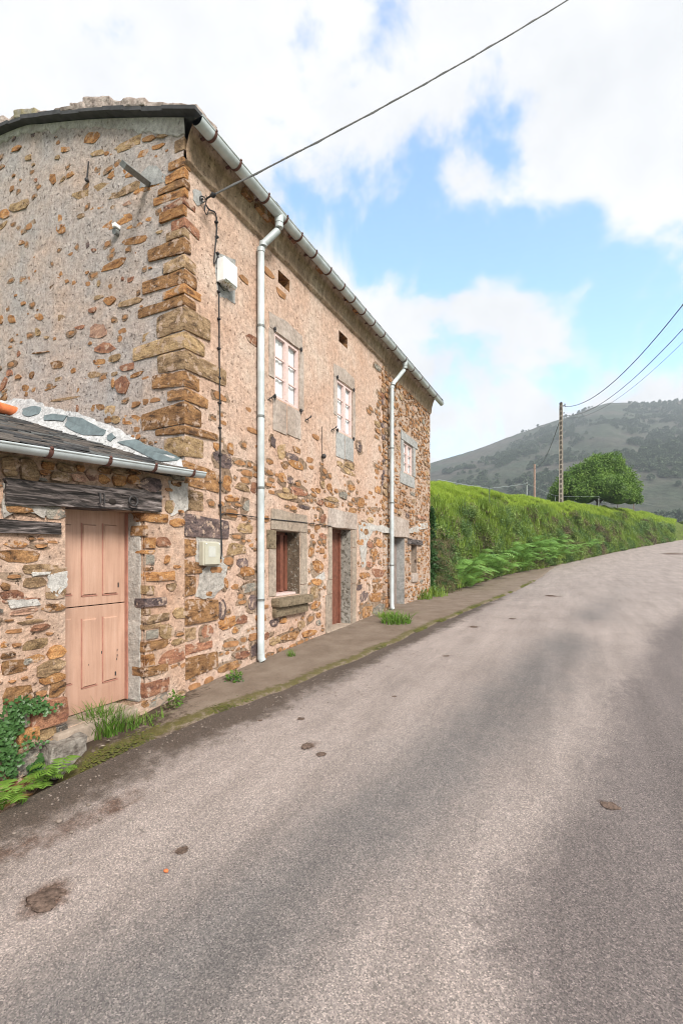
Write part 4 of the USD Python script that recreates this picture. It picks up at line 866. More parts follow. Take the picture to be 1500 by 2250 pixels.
# lime and cement patches
def patch(name, pxs, mt, depth=.006, plane='front', conv=fac, n=28, jit=.02, base=0.0, label=None, parent=None):
    pg = quad_poly(np.array([conv(*p) for p in pxs]), R0, n, jit)
    if plane == 'gable' : pass
    return obj(name, slab(pg, depth, R0, plane, base, rough=.06), mt, parent or house, **({'label': label} if label else {}))
patch('mortar_patch', [(440, 1255), (487, 1218), (500, 1235), (492, 1290), (462, 1318), (430, 1312)], LIME, .007)
patch('mortar_patch', [(787, 1150), (812, 1148), (820, 1165), (806, 1180), (803, 1240), (793, 1250), (789, 1200)], LIME, .008)
patch('mortar_patch', [(815, 1152), (862, 1160), (862, 1172), (815, 1166)], LIME, .01, n=16)
patch('mortar_patch', [(888, 1163), (941, 1150), (941, 1160), (888, 1175)], LIME, .012, base=-.04, n=16)
patch('mortar_patch', [(692, 1270), (712, 1256), (714, 1272), (694, 1284)], LIME, .006, n=16)
patch('mortar_patch', [(423, 415), (440, 420), (446, 445), (432, 452), (424, 440)], CEM, .012)
patch('mortar_patch', [(471, 552), (517, 572), (516, 668), (500, 655), (485, 655), (476, 640)], CEM, .008)
patch('mortar_patch', [(430, 1178), (486, 1168), (486, 1216), (470, 1235), (430, 1245)], LIME, .007)
# random rubble below, sparse stones above
def dens(y, z):
    d = .80 - .64 * sst(z, 1.9, 3.7) - .12 * sst(z, 3.3, 4.4)
    if z > 3.9: d = .03
    if y > YS - .45: d = .85
    if y > 4.9 and z < 2.6: d = .8
    return d * (1.25 if noise(V(y * 1.1, z * 1.4, 4.0), 3) > .5 else .6)
S.scatter(R0, 'front', .02, YS - .02, -.15, 6.35, (.08, .17), (1.3, 3.0), dens, 'oooyyybbbbrrppttgk', depth=.010, shrink=(.55, 1.0))
S.scatter(R0, 'front', .02, YS - .02, -.12, 3.6, (.04, .08), (1.2, 3.0), lambda y, z: .55 * dens(y, z), 'oybbrptk', depth=.006, shrink=(.5, 1.0), n=8)
S.scatter(R0, 'front', YS + .01, YE - .02, -.05, 6.55, (.055, .17), (1.0, 2.6), lambda y, z: .66 if z > 1.9 or z < .9 else .55, 'yybbbrptttgkk', base=-.05, depth=.020, shrink=(.6, 1.0), gap=.018, n=11, jit=.17)
S.scatter(R0, 'front', YS + .01, YE - .02, -.05, 6.5, (.035, .06), (1.1, 3),   .4, 'ybbrpttkk', base=-.05, depth=.016, shrink=(.6, 1.0), n=8)
# rough edge of the render at the joint, with dark hollows
for z in np.arange(2.9, 6.3, .14):
    if R0.uniform() < .75: S.add(slab(poly(R0, R0.uniform(.10, .26), R0.uniform(.08, .15), 10, .16) + [YS - .02 + R0.uniform(-.07, .10), z], .02, R0), R0.choice(list('bbpprt')), .03)
# foot of the wall
S.scatter(R0, 'front', .1, YS, -.3, .28, (.10, .2), (1.4, 3.2), lambda y, z: .9 if z < P(y) + .16 else 0, 'bgtgbp', depth=.03, shrink=(.8, 1.05))
# stones under the eaves
for px, py in [(545, 425), (585, 470), (572, 455), (600, 480), (655, 530), (640, 520), (700, 590), (760, 655), (780, 680)]:
    y, z = fac(px, py, .13); S.add(block(.05, R0.uniform(.14, .2), y - .1, y + .1, z - .05, min(z + .05, ZT), R0, .012, 1), R0.choice(list('obbr')), .5, None, None, None, 'eaves_stone')
# --- gable stones: mid-line ends and thickness, read at 3x
G1 = """555,320,665,295,75,o;775,385,925,320,70,y;885,425,985,400,40,o;710,560,825,530,50,o;500,690,720,625,60,y;735,690,920,620,55,t;885,670,985,640,45,o;600,790,680,760,38,o;685,905,860,830,60,o;820,1000,970,965,48,o;690,1175,830,1110,58,o;70,770,185,740,60,y;0,820,60,800,55,o;375,910,435,905,56,o;330,580,372,580,66,o;405,390,460,380,32,o;690,1390,760,1370,55,o;770,1420,940,1365,36,t;610,420,690,395,36,y;940,330,1030,300,34,b;1040,300,1110,275,36,t;80,390,140,365,30,o;165,445,205,430,34,y;225,590,245,585,26,r;365,440,395,435,28,y;690,415,720,405,26,o;440,560,490,540,30,o;400,590,430,570,24,y;830,560,890,540,34,o;1000,620,1050,600,40,o;830,740,975,690,36,k;840,900,940,875,26,o;960,850,1000,840,24,o;1025,870,1060,860,22,r;1030,940,1075,920,16,y;510,830,560,815,30,t;385,840,410,835,40,o;128,1000,160,995,30,o;570,1020,590,1010,34,p;605,1050,635,1045,20,r;375,1205,428,1195,26,o;640,1270,660,1260,34,y;715,1290,740,1285,30,o;800,1240,815,1235,24,r;840,1250,880,1235,30,r;620,1370,680,1350,26,t;590,1450,635,1435,30,r;230,1485,290,1490,40,o;0,900,45,870,30,y;1000,380,1080,350,26,o;1100,390,1170,370,26,o;280,280,300,275,20,p;205,290,230,285,24,p;80,320,105,300,26,p;360,305,380,300,14,p;645,560,660,545,22,o;210,490,230,480,18,t;730,770,760,760,26,t"""
G2 = """690,50,760,30,48,o;765,80,940,25,34,t;230,140,290,140,58,o;230,235,265,235,50,y;55,150,100,155,48,o;600,240,700,225,96,k;635,355,750,335,66,r;680,280,715,265,40,p;790,480,885,460,46,r;760,600,855,580,105,r;615,440,695,430,32,o;720,415,790,405,44,y;340,455,415,450,46,b;5,600,45,560,60,r;45,510,80,500,40,r;580,530,660,510,36,t;695,757,755,755,62,y;600,740,685,735,44,b;640,800,730,800,46,p;810,820,930,815,58,o;150,610,190,605,40,b;165,650,185,645,28,b;940,280,1005,260,48,y;805,705,1090,655,100,o;115,385,135,380,36,r;195,525,225,520,40,b;470,495,500,490,30,o;365,550,410,545,24,y;385,145,425,145,44,t;500,215,555,200,24,r;590,100,635,95,28,o;340,695,510,665,18,t;300,620,370,600,10,b;210,380,330,365,8,b;735,575,755,570,60,o;860,530,940,505,26,o;735,520,770,510,30,t;505,745,520,740,46,r;620,760,690,750,30,t;690,820,735,815,40,b;735,820,790,815,50,y;860,860,960,840,30,b;1000,460,1050,490,60,o;510,625,525,620,26,b;0,160,20,150,50,o;0,690,45,660,40,b;210,620,240,615,24,b;290,275,325,270,16,t"""
for src, oy in ((G1, 200), (G2, 650)):
    for s in src.split(';'):
        q = s.split(','); x0, ya, x1, yb_, h = (float(t) for t in q[:5])
        p0, p1 = gab(x0 / 3, oy + ya / 3), gab(x1 / 3, oy + yb_ / 3)
        sc_ = (gab(x0 / 3, 500)[1] - gab(x0 / 3, 501)[1] + gab(x1 / 3, 500)[1] - gab(x1 / 3, 501)[1]) / 2
        hh = h / 3 * sc_; w = p1[0] - p0[0]; c = (p0 + p1) / 2
        pg = poly(R0, w * 1.06, hh * 1.05, 18, .17, 3.4, .08); pg[:, 1] += pg[:, 0] * (p1[1] - p0[1]) / w; pg += c
        if not S.free('gable', c[0] - w * .4, c[0] + w * .4, c[1] - hh * .3, c[1] + hh * .3, 0): continue
        S.add(slab(pg, .007 * R0.uniform(.5, 1.5), R0, 'gable'), q[5], w * hh + .4, 'gable', (c[0] - w / 2, c[0] + w / 2, c[1] - hh / 2, c[1] + hh / 2))
zmax = lambda x: float(gz(x)) - .25
S.scatter(R0, 'gable', -4.2, -.05, 2.0, 8.1, (.03, .10), (1.0, 2.4), lambda x, z: 0 if z > zmax(x) else .07 + .10 * sst(x, -1.6, -.2) + .05 * (noise(V(x * .9, z * .9, 1.0), 8) > .6), 'ooybrptt', depth=.006, shrink=(.5, 1.0), n=9, jit=.2)
S.scatter(R0, 'gable', -8.3, -4.3, -.1, 7.4, (.06, .14), (1.0, 2.4), lambda x, z: 0 if z > zmax(x) else .07, 'ooybrptt', depth=.006, shrink=(.5, 1.0), n=9)
S.scatter(R0, 'gable', -1.0, -.3, 2.7, 3.6, (.07, .13), (1.0, 2.0), .55, 'oybtg', depth=.010, shrink=(.7, 1.0))
S.emit(house, 290)
# white mortar fillet under the verge
gx_ = np.linspace(-4.2, .02, 120); rag = .035 + .12 * fbm(np.stack([gx_ * 8, gx_ * 0, gx_ * 0], -1), 4, 6) + .10 * sst(gx_, -1.6, -.2)
vv = np.concatenate([np.stack([gx_, gx_ * 0 - d, gz(gx_) - r], -1)[:, None] for d, r in ((.0, rag), (.014, rag - .006), (.022, .05), (.03, .0))], 1)
obj('verge_mortar', TM(vv.reshape(-1, 3), grid_faces(120, 4)), LIME, house, smooth=True)

# --- roof: two slopes of slate over the curved gable line, with individual verge slates and coping rubble
rx = np.linspace(-8.7, .30, 40); rz = gz(np.clip(rx, -8.6, .3))
def roof_strip(y0, y1, t0, t1):
    top = np.stack([rx, rx * 0, rz + t1], -1); bot = np.stack([rx, rx * 0, rz + t0], -1)
    n = len(rx); v = np.vstack([top + [0, y0, 0], top + [0, y1, 0], bot + [0, y0, 0], bot + [0, y1, 0]]); f = []
    for i in range(n - 1):
        f += [(i, i + 1, n + i + 1), (i, n + i + 1, n + i), (2 * n + i, 3 * n + i, 3 * n + i + 1), (2 * n + i, 3 * n + i + 1, 2 * n + i + 1), (i, 2 * n + i, 2 * n + i + 1), (i, 2 * n + i + 1, i + 1), (n + i, n + i + 1, 3 * n + i + 1), (n + i, 3 * n + i + 1, 3 * n + i)]
    f += [(0, n, 3 * n), (0, 3 * n, 2 * n), (n - 1, 2 * n - 1 + 2 * n, 2 * n - 1), (n - 1, 3 * n - 1, 4 * n - 1)]
    return TM(v, f)
roof = obj('roof', roof_strip(-.02, YE + .12, .005, .045), SLATE, house)
x = .30; k = 0
while x > -4.6:
    w = R0.uniform(.30, .5); x0 = max(x - w, -4.7); zz = lambda q: float(gz(min(q, .3)))
    off = R0.uniform(-.007, .007); ov = -.13 + R0.uniform(-.015, .015); th = .05 + R0.uniform(-.01, .012)
    v = []
    for q in (x0 - .04, x):
        for y in (ov, .12): v += [(q, y, zz(q) + .012 + off * (q < x)), (q, y, zz(q) + .012 + th)]
    m = trimesh.convex.convex_hull(np.array(v)); obj('verge_slate', m, SLATE_K, roof); x = x0 + .005
x = .22
while x > -4.4:
    w = R0.uniform(.2, .5); h = (.135 + .09 * (noise(V(x * 2.2, 0, 0), 4) - .5) * 2) * (1.45 if -3.15 < x < -2.7 else 1) * (.45 if -2.7 < x < -1.9 else 1)
    xa, xb_ = x - w, x; za, zb2 = float(gz(xa)), float(gz(x)); z = (za + zb2) / 2 + .055
    m = block(xa, xb_ + .06, -.11 + R0.uniform(-.02, .02), .25, z - .0, z + h, R0, .028, 3); v = np.array(m.vertices); v[:, 2] += (v[:, 0] - (xa + xb_) / 2) * (zb2 - za) / w + .05 * (fbm(v * [7, 4, 0], 3, 5) - .5) * (v[:, 2] > z);
    obj('coping_stone', TM(v, m.faces), MOSSY if -3.2 < x < -2.6 else VERGE_ST, roof)
    x -= w
x = .28
while x > -4.3:                                          # slate courses of the street slope
    z = float(gz(x)); z2 = float(gz(x - .34))
    y = -.0 + R0.uniform(-.2, 0)
    v = []
    ys_ = np.arange(0.1, YE + .1, .35)
    m = [trimesh.convex.convex_hull(np.array([(x + R0.uniform(-.02, .02), y0, z + .05), (x, y0 + .34, z + .05), (x, y0, z + .065), (x, y0 + .34, z + .065), (x - .4, y0, z2 + .047), (x - .4, y0 + .34, z2 + .047), (x - .4, y0, z2 + .06), (x - .4, y0 + .34, z2 + .06)])) for y0 in ys_]
    obj('slate_course', cat(m), SLATE, roof, kind='stuff'); x -= .33

# --- gutters and downpipes
def gutter_mesh(y0, y1, x, z0, z1, R, n=24):
    a = np.linspace(PI, 2 * PI, 13); ro, ri = R, R - .006
    prof = np.r_[np.stack([np.cos(a) * ro, np.sin(a) * ro], -1), np.stack([np.cos(a[::-1]) * ri, np.sin(a[::-1]) * ri], -1)]
    k = len(prof); v = []
    for i in range(n):
        t = i / (n - 1); y = y0 + (y1 - y0) * t; z = z0 + (z1 - z0) * t
        v += [(x + p[0], y, z + p[1]) for p in prof]
    f = []
    for i in range(n - 1):
        for j in range(k):
            q = (j + 1) % k; f += [(i * k + j, (i + 1) * k + q, i * k + q), (i * k + j, (i + 1) * k + j, (i + 1) * k + q)]
    m = TM(v, f); parts = [m]
    for y, z in ((y0, z0), (y1, z1)):
        c = [(x + math.cos(t) * R * .995, y, z + math.sin(t) * R * .995) for t in a]; parts.append(TM(c + [(x, y, z)], [(i, i + 1, 13) for i in range(12)] + [(i + 1, i, 13) for i in range(12)]))
    parts.append(tube([(x + R, y0, z0 + .004), (x + R, y1, z1 + .004)], .009, 8))
    return cat(parts)
GXC, GR = .275, .078
gz0, gz1 = fac(432, 258, GXC)[1] - .0, fac(968, 884, GXC)[1]
gy0, gy1 = fac(433, 258, GXC)[0], fac(970, 884, GXC)[0]
gut = obj('gutter', gutter_mesh(gy0, gy1, GXC, gz0, gz1, GR), GUT, house, smooth=40)
def gzat(y): return gz0 + (gz1 - gz0) * (y - gy0) / (gy1 - gy0)
def bracket(y, x, z, R, back, name='gutter_bracket', par=None):
    a = np.linspace(PI, 2 * PI + .15, 14); w = .018; v = []
    for r in (R + .003, R + .009):
        for yy_ in (y - w, y + w): v += [(x + math.cos(t) * r, yy_, z + math.sin(t) * r) for t in a]
    n = 14; f = []
    for i in range(n - 1):
        f += [(2 * n + i, 2 * n + i + 1, 3 * n + i + 1), (2 * n + i, 3 * n + i + 1, 3 * n + i), (i, n + i + 1, i + 1), (i, n + i, n + i + 1), (i, i + 1, 2 * n + i + 1), (i, 2 * n + i + 1, 2 * n + i), (n + i, 3 * n + i + 1, n + i + 1), (n + i, 3 * n + i, 3 * n + i + 1)]
    m = cat([TM(v, f), box(back, x - R + .004, y - w, y + w, z - .012, z + .004), trimesh.creation.icosphere(1, .016).apply_translation((x + R + .006, y, z + .012))])
    return obj(name, m, BRACKET, par)
for px in (471, 525, 587, 628, 660, 692, 724, 754, 777, 800, 821, 843, 868, 890, 908, 925, 941, 957):
    y = float(fac(px, 0, GXC + .05)[0]); bracket(y, GXC, gzat(y), GR, .12, par=gut)
def downpipe(px_out, py_out, px, py0, py1, clips, lab):
    yo = float(fac(px_out, py_out, GXC)[0]); yw, zt = fac(px, py0, .075); zb = float(P(yw)) + .06
    r = .052; zo = gzat(yo)
    pts = [(GXC, yo, zo - GR + .03), (GXC, yo, zo - GR - .10), (GXC - .02, yo - .01, zo - GR - .17), (.10, yw + .02, zt + .06), (.075, yw, zt - .03), (.075, yw, zb + .02)]
    dp = obj('downpipe', tube(np.array([pts[0], pts[1], pts[2]] + [np.array(pts[2]) + (np.array(pts[3]) - pts[2]) * t for t in (.15, .5, .85)] + pts[3:]), r, 14), GUT, house, smooth=40, label=lab)
    obj('outlet', tube([(GXC, yo, zo + .0), (GXC, yo, zo - GR - .06)], [.075, .062], 14), GUT, dp, smooth=40)
    for q in (pts[1], pts[3], pts[4]): obj('collar', tube([np.array(q) + (0, 0, .03), np.array(q) - (0, 0, .03)], r + .007, 14), GUT, dp, smooth=40)
    for py in clips:
        z = fac(px, py, .075)[1]; obj('pipe_clip', cat([tube([(.075, yw, z - .016), (.075, yw, z + .016)], r + .006, 14), box(-.01, .03, yw - .012, yw + .012, z - .012, z + .012)]), GALV, dp)
    obj('shoe', tube([(.075, yw, zb + .10), (.078, yw, zb + .03), (.10, yw + .01, zb - .015)], [r + .004, r + .005, r + .002], 14), GUT, dp, smooth=40)
downpipe(613, 470, 573, 545, 1468, (717, 915, 1072, 1318), 'near downpipe left of the ground floor window')
downpipe(889, 800, 860.5, 848, 1340, (985, 1105, 1242), 'far downpipe beside the far door')
# ================================================================== the lean-to shed
shed = thing('lean_to_shed', 'low stone lean-to with slate roof, timber lintel and salmon door against the gable', 'shed')
T = Stones(); R1 = np.random.default_rng(17); XS = .03
xdoor = solve_off(281.0, float(fac(318, 0, XS)[0]))
dz0, dz1 = fac(143, 1578, xdoor)[1], fac(143, 1120, xdoor)[1]
DO = (float(fac(143.5, 0, XS)[0]), float(fac(318, 0, XS)[0]), dz0, dz1 + .02)
YL = -4.7
obj('shed_wall', sheet('front', np.arange(YL, -.005, .045), np.arange(-.6, 2.62, .045), [DO], XS, .012, 12), PL_SHED, shed, smooth=True)
obj('shed_core', cat([box(-3.8, -3.6, YL, -.05, -.4, 3.9), box(-3.7, -.1, YL - .1, YL, -.4, 2.5), box(-3.6, xdoor - .06, YL, -.05, -.5, dz0 - .01), box(-.55, XS - .03, YL, DO[0] - .002, -.5, 2.5), box(-.55, XS - .03, DO[1] + .002, -.04, -.5, 2.5), box(-.55, XS - .03, DO[0] - .002, DO[1] + .002, DO[3] + .01, 2.55)]), PL_SHED, shed)
T.block('front', DO[0] - .005, DO[1] + .005, DO[2] - .02, DO[3])
# timber lintels with their grain
def beam(y0, y1, zb0, zb1, zt0, zt1, x0, x1, seed, amp=.016):
    m = trimesh.creation.box([1, 1, 1])
    for _ in range(4): m = m.subdivide()
    v = np.array(m.vertices) + .5
    y = y0 + (y1 - y0) * v[:, 1]; zb = zb0 + (zb1 - zb0) * v[:, 1]; zt = zt0 + (zt1 - zt0) * v[:, 1]
    p = np.stack([x0 + (x1 - x0) * v[:, 0], y, zb + (zt - zb) * v[:, 2]], -1)
    g = fbm(p * [3, 1.6, 34] + seed, 4, seed) - .5; w = fbm(p * [2, 2.4, 3] + seed, 3, seed + 1) - .5
    p[:, 0] += (g * 2 * amp + w * amp) * (v[:, 0] > .5); p[:, 2] += w * .035
    p[:, 1] += (g * .03) * (np.abs(v[:, 1] - .5) > .49)
    return TM(p, m.faces)
b0, b1 = fac(14, 1052, XS + .04), fac(355, 1079, XS + .04); c0, c1 = fac(80, 1113, XS + .04), fac(355, 1124, XS + .04)
bm_ = obj('timber_lintel', beam(b0[0], b1[0], c0[1] - .0, c1[1], b0[1], b1[1], -.4, XS + .045, 3), BEAM, shed, label='weathered grey timber lintel over the salmon door')
T.block('front', b0[0], b1[0], min(c0[1], c1[1]), b1[1] + .02)
d0, d1 = fac(-90, 1140, XS + .02), fac(133, 1147, XS + .02); e0 = fac(40, 1173, XS + .02)[1]
obj('timber_lintel', beam(d0[0], d1[0], e0, e0 + .015, d1[1] + .005, d1[1], -.3, XS + .035, 8), BEAM, shed, label='second timber built into the wall left of the door'); T.block('front', d0[0], d1[0], e0 - .01, d1[1] + .01)
yr, zr = fac(291, 1097, XS + .06)
ring = trimesh.creation.torus(.050, .010, major_sections=24, minor_sections=8); ring.apply_transform(trimesh.transformations.rotation_matrix(PI / 2, [0, 1, 0])); ring.apply_translation([XS + .075, yr, zr - .02])
obj('iron_ring', ring, IRON, bm_, smooth=True)
yr, zr = fac(222, 1094, XS + .06)
obj('iron_staple', tube([(XS + .03, yr - .02, zr + .05), (XS + .075, yr - .02, zr + .04), (XS + .08, yr - .02, zr - .05), (XS + .03, yr - .02, zr - .06)], .010, 8), IRON, bm_); obj('iron_staple', tube([(XS + .03, yr + .03, zr + .05), (XS + .07, yr + .03, zr + .04), (XS + .07, yr + .03, zr - .05), (XS + .03, yr + .03, zr - .06)], .008, 8), IRON, bm_)
obj('knot_hole', trimesh.creation.icosphere(2, .045).apply_transform(np.diag([.35, 1, .7, 1])).apply_translation([XS + .045, float(fac(240, 0, XS)[0]), zr - .02]), DARK, bm_, smooth=True)
# door: two leaves of a stable door with raised panels
yd0, yd1 = float(fac(60, 0, xdoor)[0]), float(fac(276, 0, xdoor)[0])
zmid = fac(143, 1337, xdoor)[1]
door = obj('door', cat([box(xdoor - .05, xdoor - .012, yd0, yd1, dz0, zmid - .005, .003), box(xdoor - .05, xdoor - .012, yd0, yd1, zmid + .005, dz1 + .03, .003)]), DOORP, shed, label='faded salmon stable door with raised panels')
for pxa, pxb in ((70, 158), (182, 213), (228, 258)):
    for pya, pyb in ((1152, 1308), (1362, 1508)):
        xm = (pxa + pxb) / 2; y0, y1 = float(fac(pxa, 0, xdoor)[0]), float(fac(pxb, 0, xdoor)[0])
        q = {182: ((1151, 1309), (1362, 1512)), 228: ((1152, 1306), (1357, 1499)), 70: ((1146, 1313), (1370, 1525))}[pxa][0 if pya == 1152 else 1]
        zt_, zb_ = fac(pxa, q[0], xdoor)[1], fac(pxa, q[1], xdoor)[1]
        fr = [(y0 - .014, y0), (y1, y1 + .010)]
        pn = obj('door_panel', cat([trimesh.convex.convex_hull(np.array([(xdoor - .014, y0, zb_), (xdoor - .014, y1, zb_), (xdoor - .014, y0, zt_), (xdoor - .014, y1, zt_), (xdoor + .004, y0 + .012, zb_ + .012), (xdoor + .004, y1 - .012, zb_ + .012), (xdoor + .004, y0 + .012, zt_ - .012), (xdoor + .004, y1 - .012, zt_ - .012)]))]), DOORP, door)
        obj('moulding', cat([box(xdoor - .013, xdoor - .006, y0 - .012, y0 - .001, zb_ - .01, zt_ + .01), box(xdoor - .013, xdoor - .006, y0 - .01, y1 + .01, zb_ - .012, zb_ - .001)]), DOORFRAME, pn)
obj('keyhole', box(xdoor - .013, xdoor - .008, float(fac(261.5, 0, xdoor)[0]) - .008, float(fac(261.5, 0, xdoor)[0]) + .006, zmid + .17, zmid + .22), IRON, door)
for px, py, s in ((253, 1480, .022), (257, 1428, .01), (257, 1440, .012), (256, 1448, .012), (225, 1434, .014), (194, 1461, .008)):
    y, z = fac(px, py, xdoor); obj('paint_chip', box(xdoor + .003, xdoor + .0055, y - s * .35, y + s * .35, z - s, z + s) if 228 < px < 258 or 182 < px < 213 else box(xdoor - .013, xdoor - .0105, y - s * .35, y + s * .35, z - s, z + s), IRON, door)
y0 = yd1 + .004
obj('door_frame', cat([box(xdoor - .05, xdoor + .02, y0, max(float(fac(281.5, 0, xdoor + .02)[0]), y0 + .03), dz0, dz1 + .03), box(xdoor - .05, xdoor + .02, yd0, y0, dz1 + .032, dz1 + .07)]), DOORFRAME, shed)
yj = float(fac(281.5, 0, xdoor + .02)[0])
obj('reveal', block(xdoor - .05, -.03, DO[1] - .012, DO[1] + .05, dz0 - .02, dz1 + .02, R1, .008, 3), LIME, shed)
# jamb stones that wrap the right arris; read at 4.09x from (120, 1100)
JB = [(100, 190, 690, 1015, 'o'), (218, 320, 700, 828, 'b'), (322, 430, 705, 900, 'o'), (437, 478, 745, 905, 'o'), (482, 580, 750, 890, 'g'), (596, 636, 720, 885, 'b'), (640, 735, 760, 1080, 'o'), (760, 846, 712, 890, 'y'), (880, 965, 728, 1000, 'p'), (968, 1030, 740, 850, 't'), (1034, 1112, 720, 1030, 't'), (1116, 1163, 745, 955, 't'), (1168, 1255, 690, 930, 'g'), (1265, 1370, 685, 1020, 'b'), (1383, 1500, 690, 890, 'o'), (1503, 1592, 705, 1018, 'b'), (1640, 1782, 690, 1028, 'r')]
for t, b, lx, rx_, c in JB:
    z1, z0 = fac(318, 1100 + t / 4.09, XS)[1], fac(318, 1100 + b / 4.09, XS)[1]
    y1 = float(fac(120 + rx_ / 4.09, 0, XS)[0]); k = R1.uniform(.006, .03); wob = R1.uniform(-.02, .012)
    xb = solve_off(120 + lx / 4.09, DO[1])
    T.add(block(min(max(xb, xdoor + .03), -.10), XS + k, DO[1] + wob, y1, z0 + .004, z1 - .004, R1, .014, 2), c, 9, 'front', (DO[1], y1, z0, z1), None, 'jamb_stone')
# left jamb stones, thin slabs
z = .02
while z < 1.86:
    h = R1.choice([.035, .05, .07, .09, .12], p=[.2, .25, .25, .2, .1]); w = R1.uniform(.14, .42)
    if T.free('front', DO[0] - w, DO[0] - .01, z, z + h): T.add(block(-.28, XS + R1.uniform(.0, .03), DO[0] - w, DO[0] + R1.uniform(-.02, .006), z, z + h, R1, .010, 2), R1.choice(list('bbotgyb')), 5, 'front', (DO[0] - w, DO[0], z, z + h), None, 'jamb_stone')
    z += h + .012
# stones seen singly left of the door, read at 3x from (0, 1050)
L3 = """0,470,255,560,b;140,570,432,640,t;150,655,300,725,t;0,690,60,740,b;0,740,145,800,r;290,700,425,800,t;25,415,180,460,o;285,190,428,270,g;275,830,425,880,b;150,1065,310,1130,y;0,1080,40,1120,o;300,1105,430,1190,o;165,1165,290,1215,o;230,1200,425,1300,t;0,1200,170,1290,b;0,1150,95,1190,b;260,1290,425,1350,o;0,1370,210,1500,b;320,1340,430,1440,b;100,935,300,960,t;155,945,230,990,g;0,795,265,815,r;60,130,140,160,o;150,1190,200,1230,g"""
for s in L3.split(';'):
    q = s.split(','); x0, y0, x1, y1 = (float(t) for t in q[:4])
    a, b, z0, z1 = frect(x0 / 3, 1050 + y0 / 3, x1 / 3, 1050 + y1 / 3, XS)
    if not T.free('front', a + .05, b - .05, z0 + .02, z1 - .02, 0): continue
    T.add(slab(poly(R1, b - a, z1 - z0, 17, .10, 3.2) + [(a + b) / 2, (z0 + z1) / 2], .014 * R1.uniform(.6, 1.5), R1, 'front', XS), q[4], .5 + (b - a) * (z1 - z0), 'front', (a, b, z0, z1))
# stones between lintel and gutter, read at 3.26x from (0, 860)
L4 = """0,470,130,565,t;130,490,268,640,t;290,505,385,560,o;280,562,360,600,o;400,525,540,580,t;350,585,490,650,t;500,590,600,650,k;600,560,700,640,k;700,600,780,660,o;800,600,900,680,o;905,600,985,665,o;985,618,1150,722,p;20,560,115,610,t;250,620,330,645,g;540,530,600,575,o;700,545,800,590,b;800,560,900,595,t;900,560,985,595,b"""
for s in L4.split(';'):
    q = s.split(','); x0, y0, x1, y1 = (float(t) for t in q[:4])
    a, b, z0, z1 = frect(x0 / 3.26, 860 + y0 / 3.26, x1 / 3.26, 860 + y1 / 3.26, XS)
    T.add(slab(poly(R1, b - a, z1 - z0, 12, .10, 4) + [(a + b) / 2, (z0 + z1) / 2], .03 * R1.uniform(.5, 1.5), R1, 'front', XS), q[4], .5, 'front', (a, b, z0, z1))
# large foot stones on the left, read at 3x from (0, 1450)
L5 = """190,270,425,440,r;90,450,230,555,o;230,430,360,520,y;70,570,280,750,g;0,370,160,470,g;360,430,440,520,g;80,560,190,600,t;150,740,225,850,b;20,760,140,880,b"""
for s in L5.split(';'):
    q = s.split(','); x0, y0, x1, y1 = (float(t) for t in q[:4])
    a, b, z0, z1 = frect(x0 / 3, 1450 + y0 / 3, x1 / 3, 1450 + y1 / 3, XS)
    T.add(block(-.1, XS + R1.uniform(.02, .06), a, b, z0, z1, R1, .03, 2), q[4], 6, 'front', (a, b, z0, z1))
# right of the door, read at 4.09x from (120, 1100)
L6 = """905,330,1040,412,r;992,492,1035,565,o;1070,580,1130,610,o;1005,745,1090,810,t;1060,965,1175,1060,y;930,1115,1075,1240,y;1045,1240,1165,1300,y;930,1345,1175,1465,r;1030,160,1170,235,o;990,0,1075,105,y;840,1745,1010,1870,g;770,1790,900,1850,b"""
for s in L6.split(';'):
    q = s.split(','); x0, y0, x1, y1 = (float(t) for t in q[:4])
    a, b, z0, z1 = frect(120 + x0 / 4.09, 1100 + y0 / 4.09, 120 + x1 / 4.09, 1100 + y1 / 4.09, XS)
    T.add(slab(poly(R1, b - a, z1 - z0, 17, .10, 3.2) + [(a + b) / 2, (z0 + z1) / 2], .009, R1, 'front', XS), q[4], .5, 'front', (a, b, z0, z1))
T.scatter(R1, 'front', YL, DO[0] - .02, -.35, 2.5, (.05, .13), (1.5, 4.2), .86, 'obbbyrttgpk', XS, .020, .016, (.6, 1.0), tilt=.02)
T.scatter(R1, 'front', YL, DO[0] - .02, -.35, 2.5, (.025, .05), (1.5, 5), .6, 'oobbyrttg', XS, .018, .012, (.6, 1.0), n=8)
T.scatter(R1, 'front', DO[1] + .1, -.02, .0, 2.5, (.05, .11), (1.2, 3), lambda y, z: .22 if z > .45 else .6, 'obyrtp', XS, .014, .02, (.6, 1.0))
T.scatter(R1, 'front', DO[0], -.02, 2.12, 2.6, (.04, .09), (1.2, 3), .8, 'otbkg', XS, .024, .012, (.7, 1.0))
T.scatter(R1, 'front', YL, DO[0] - .02, -.35, 2.5, (.045, .10), (1.3, 3.6), .9, 'obbyrttgpk', XS, .018, .012, (.6, 1.0))
T.emit(shed, 280)
for pxs in ([(0, 1060), (20, 1075), (60, 1100), (95, 1120), (92, 1138), (60, 1125), (20, 1105), (0, 1140)],): patch('mortar_patch', pxs, LIME, .016, base=XS, n=40, parent=shed)
patch('mortar_patch', [(100, 1262), (140, 1255), (142, 1285), (118, 1310), (98, 1295)], LIME, .018, base=XS, parent=shed); patch('mortar_patch', [(8, 1318), (75, 1314), (82, 1328), (15, 1336)], LIME, .020, base=XS, parent=shed); patch('mortar_patch', [(366, 1058), (408, 1062), (408, 1120), (372, 1135)], LIME, .008, base=XS, parent=shed)
patch('mortar_patch', [(62, 1258), (105, 1256), (100, 1262), (65, 1266)], LIME, .020, base=XS, parent=shed)
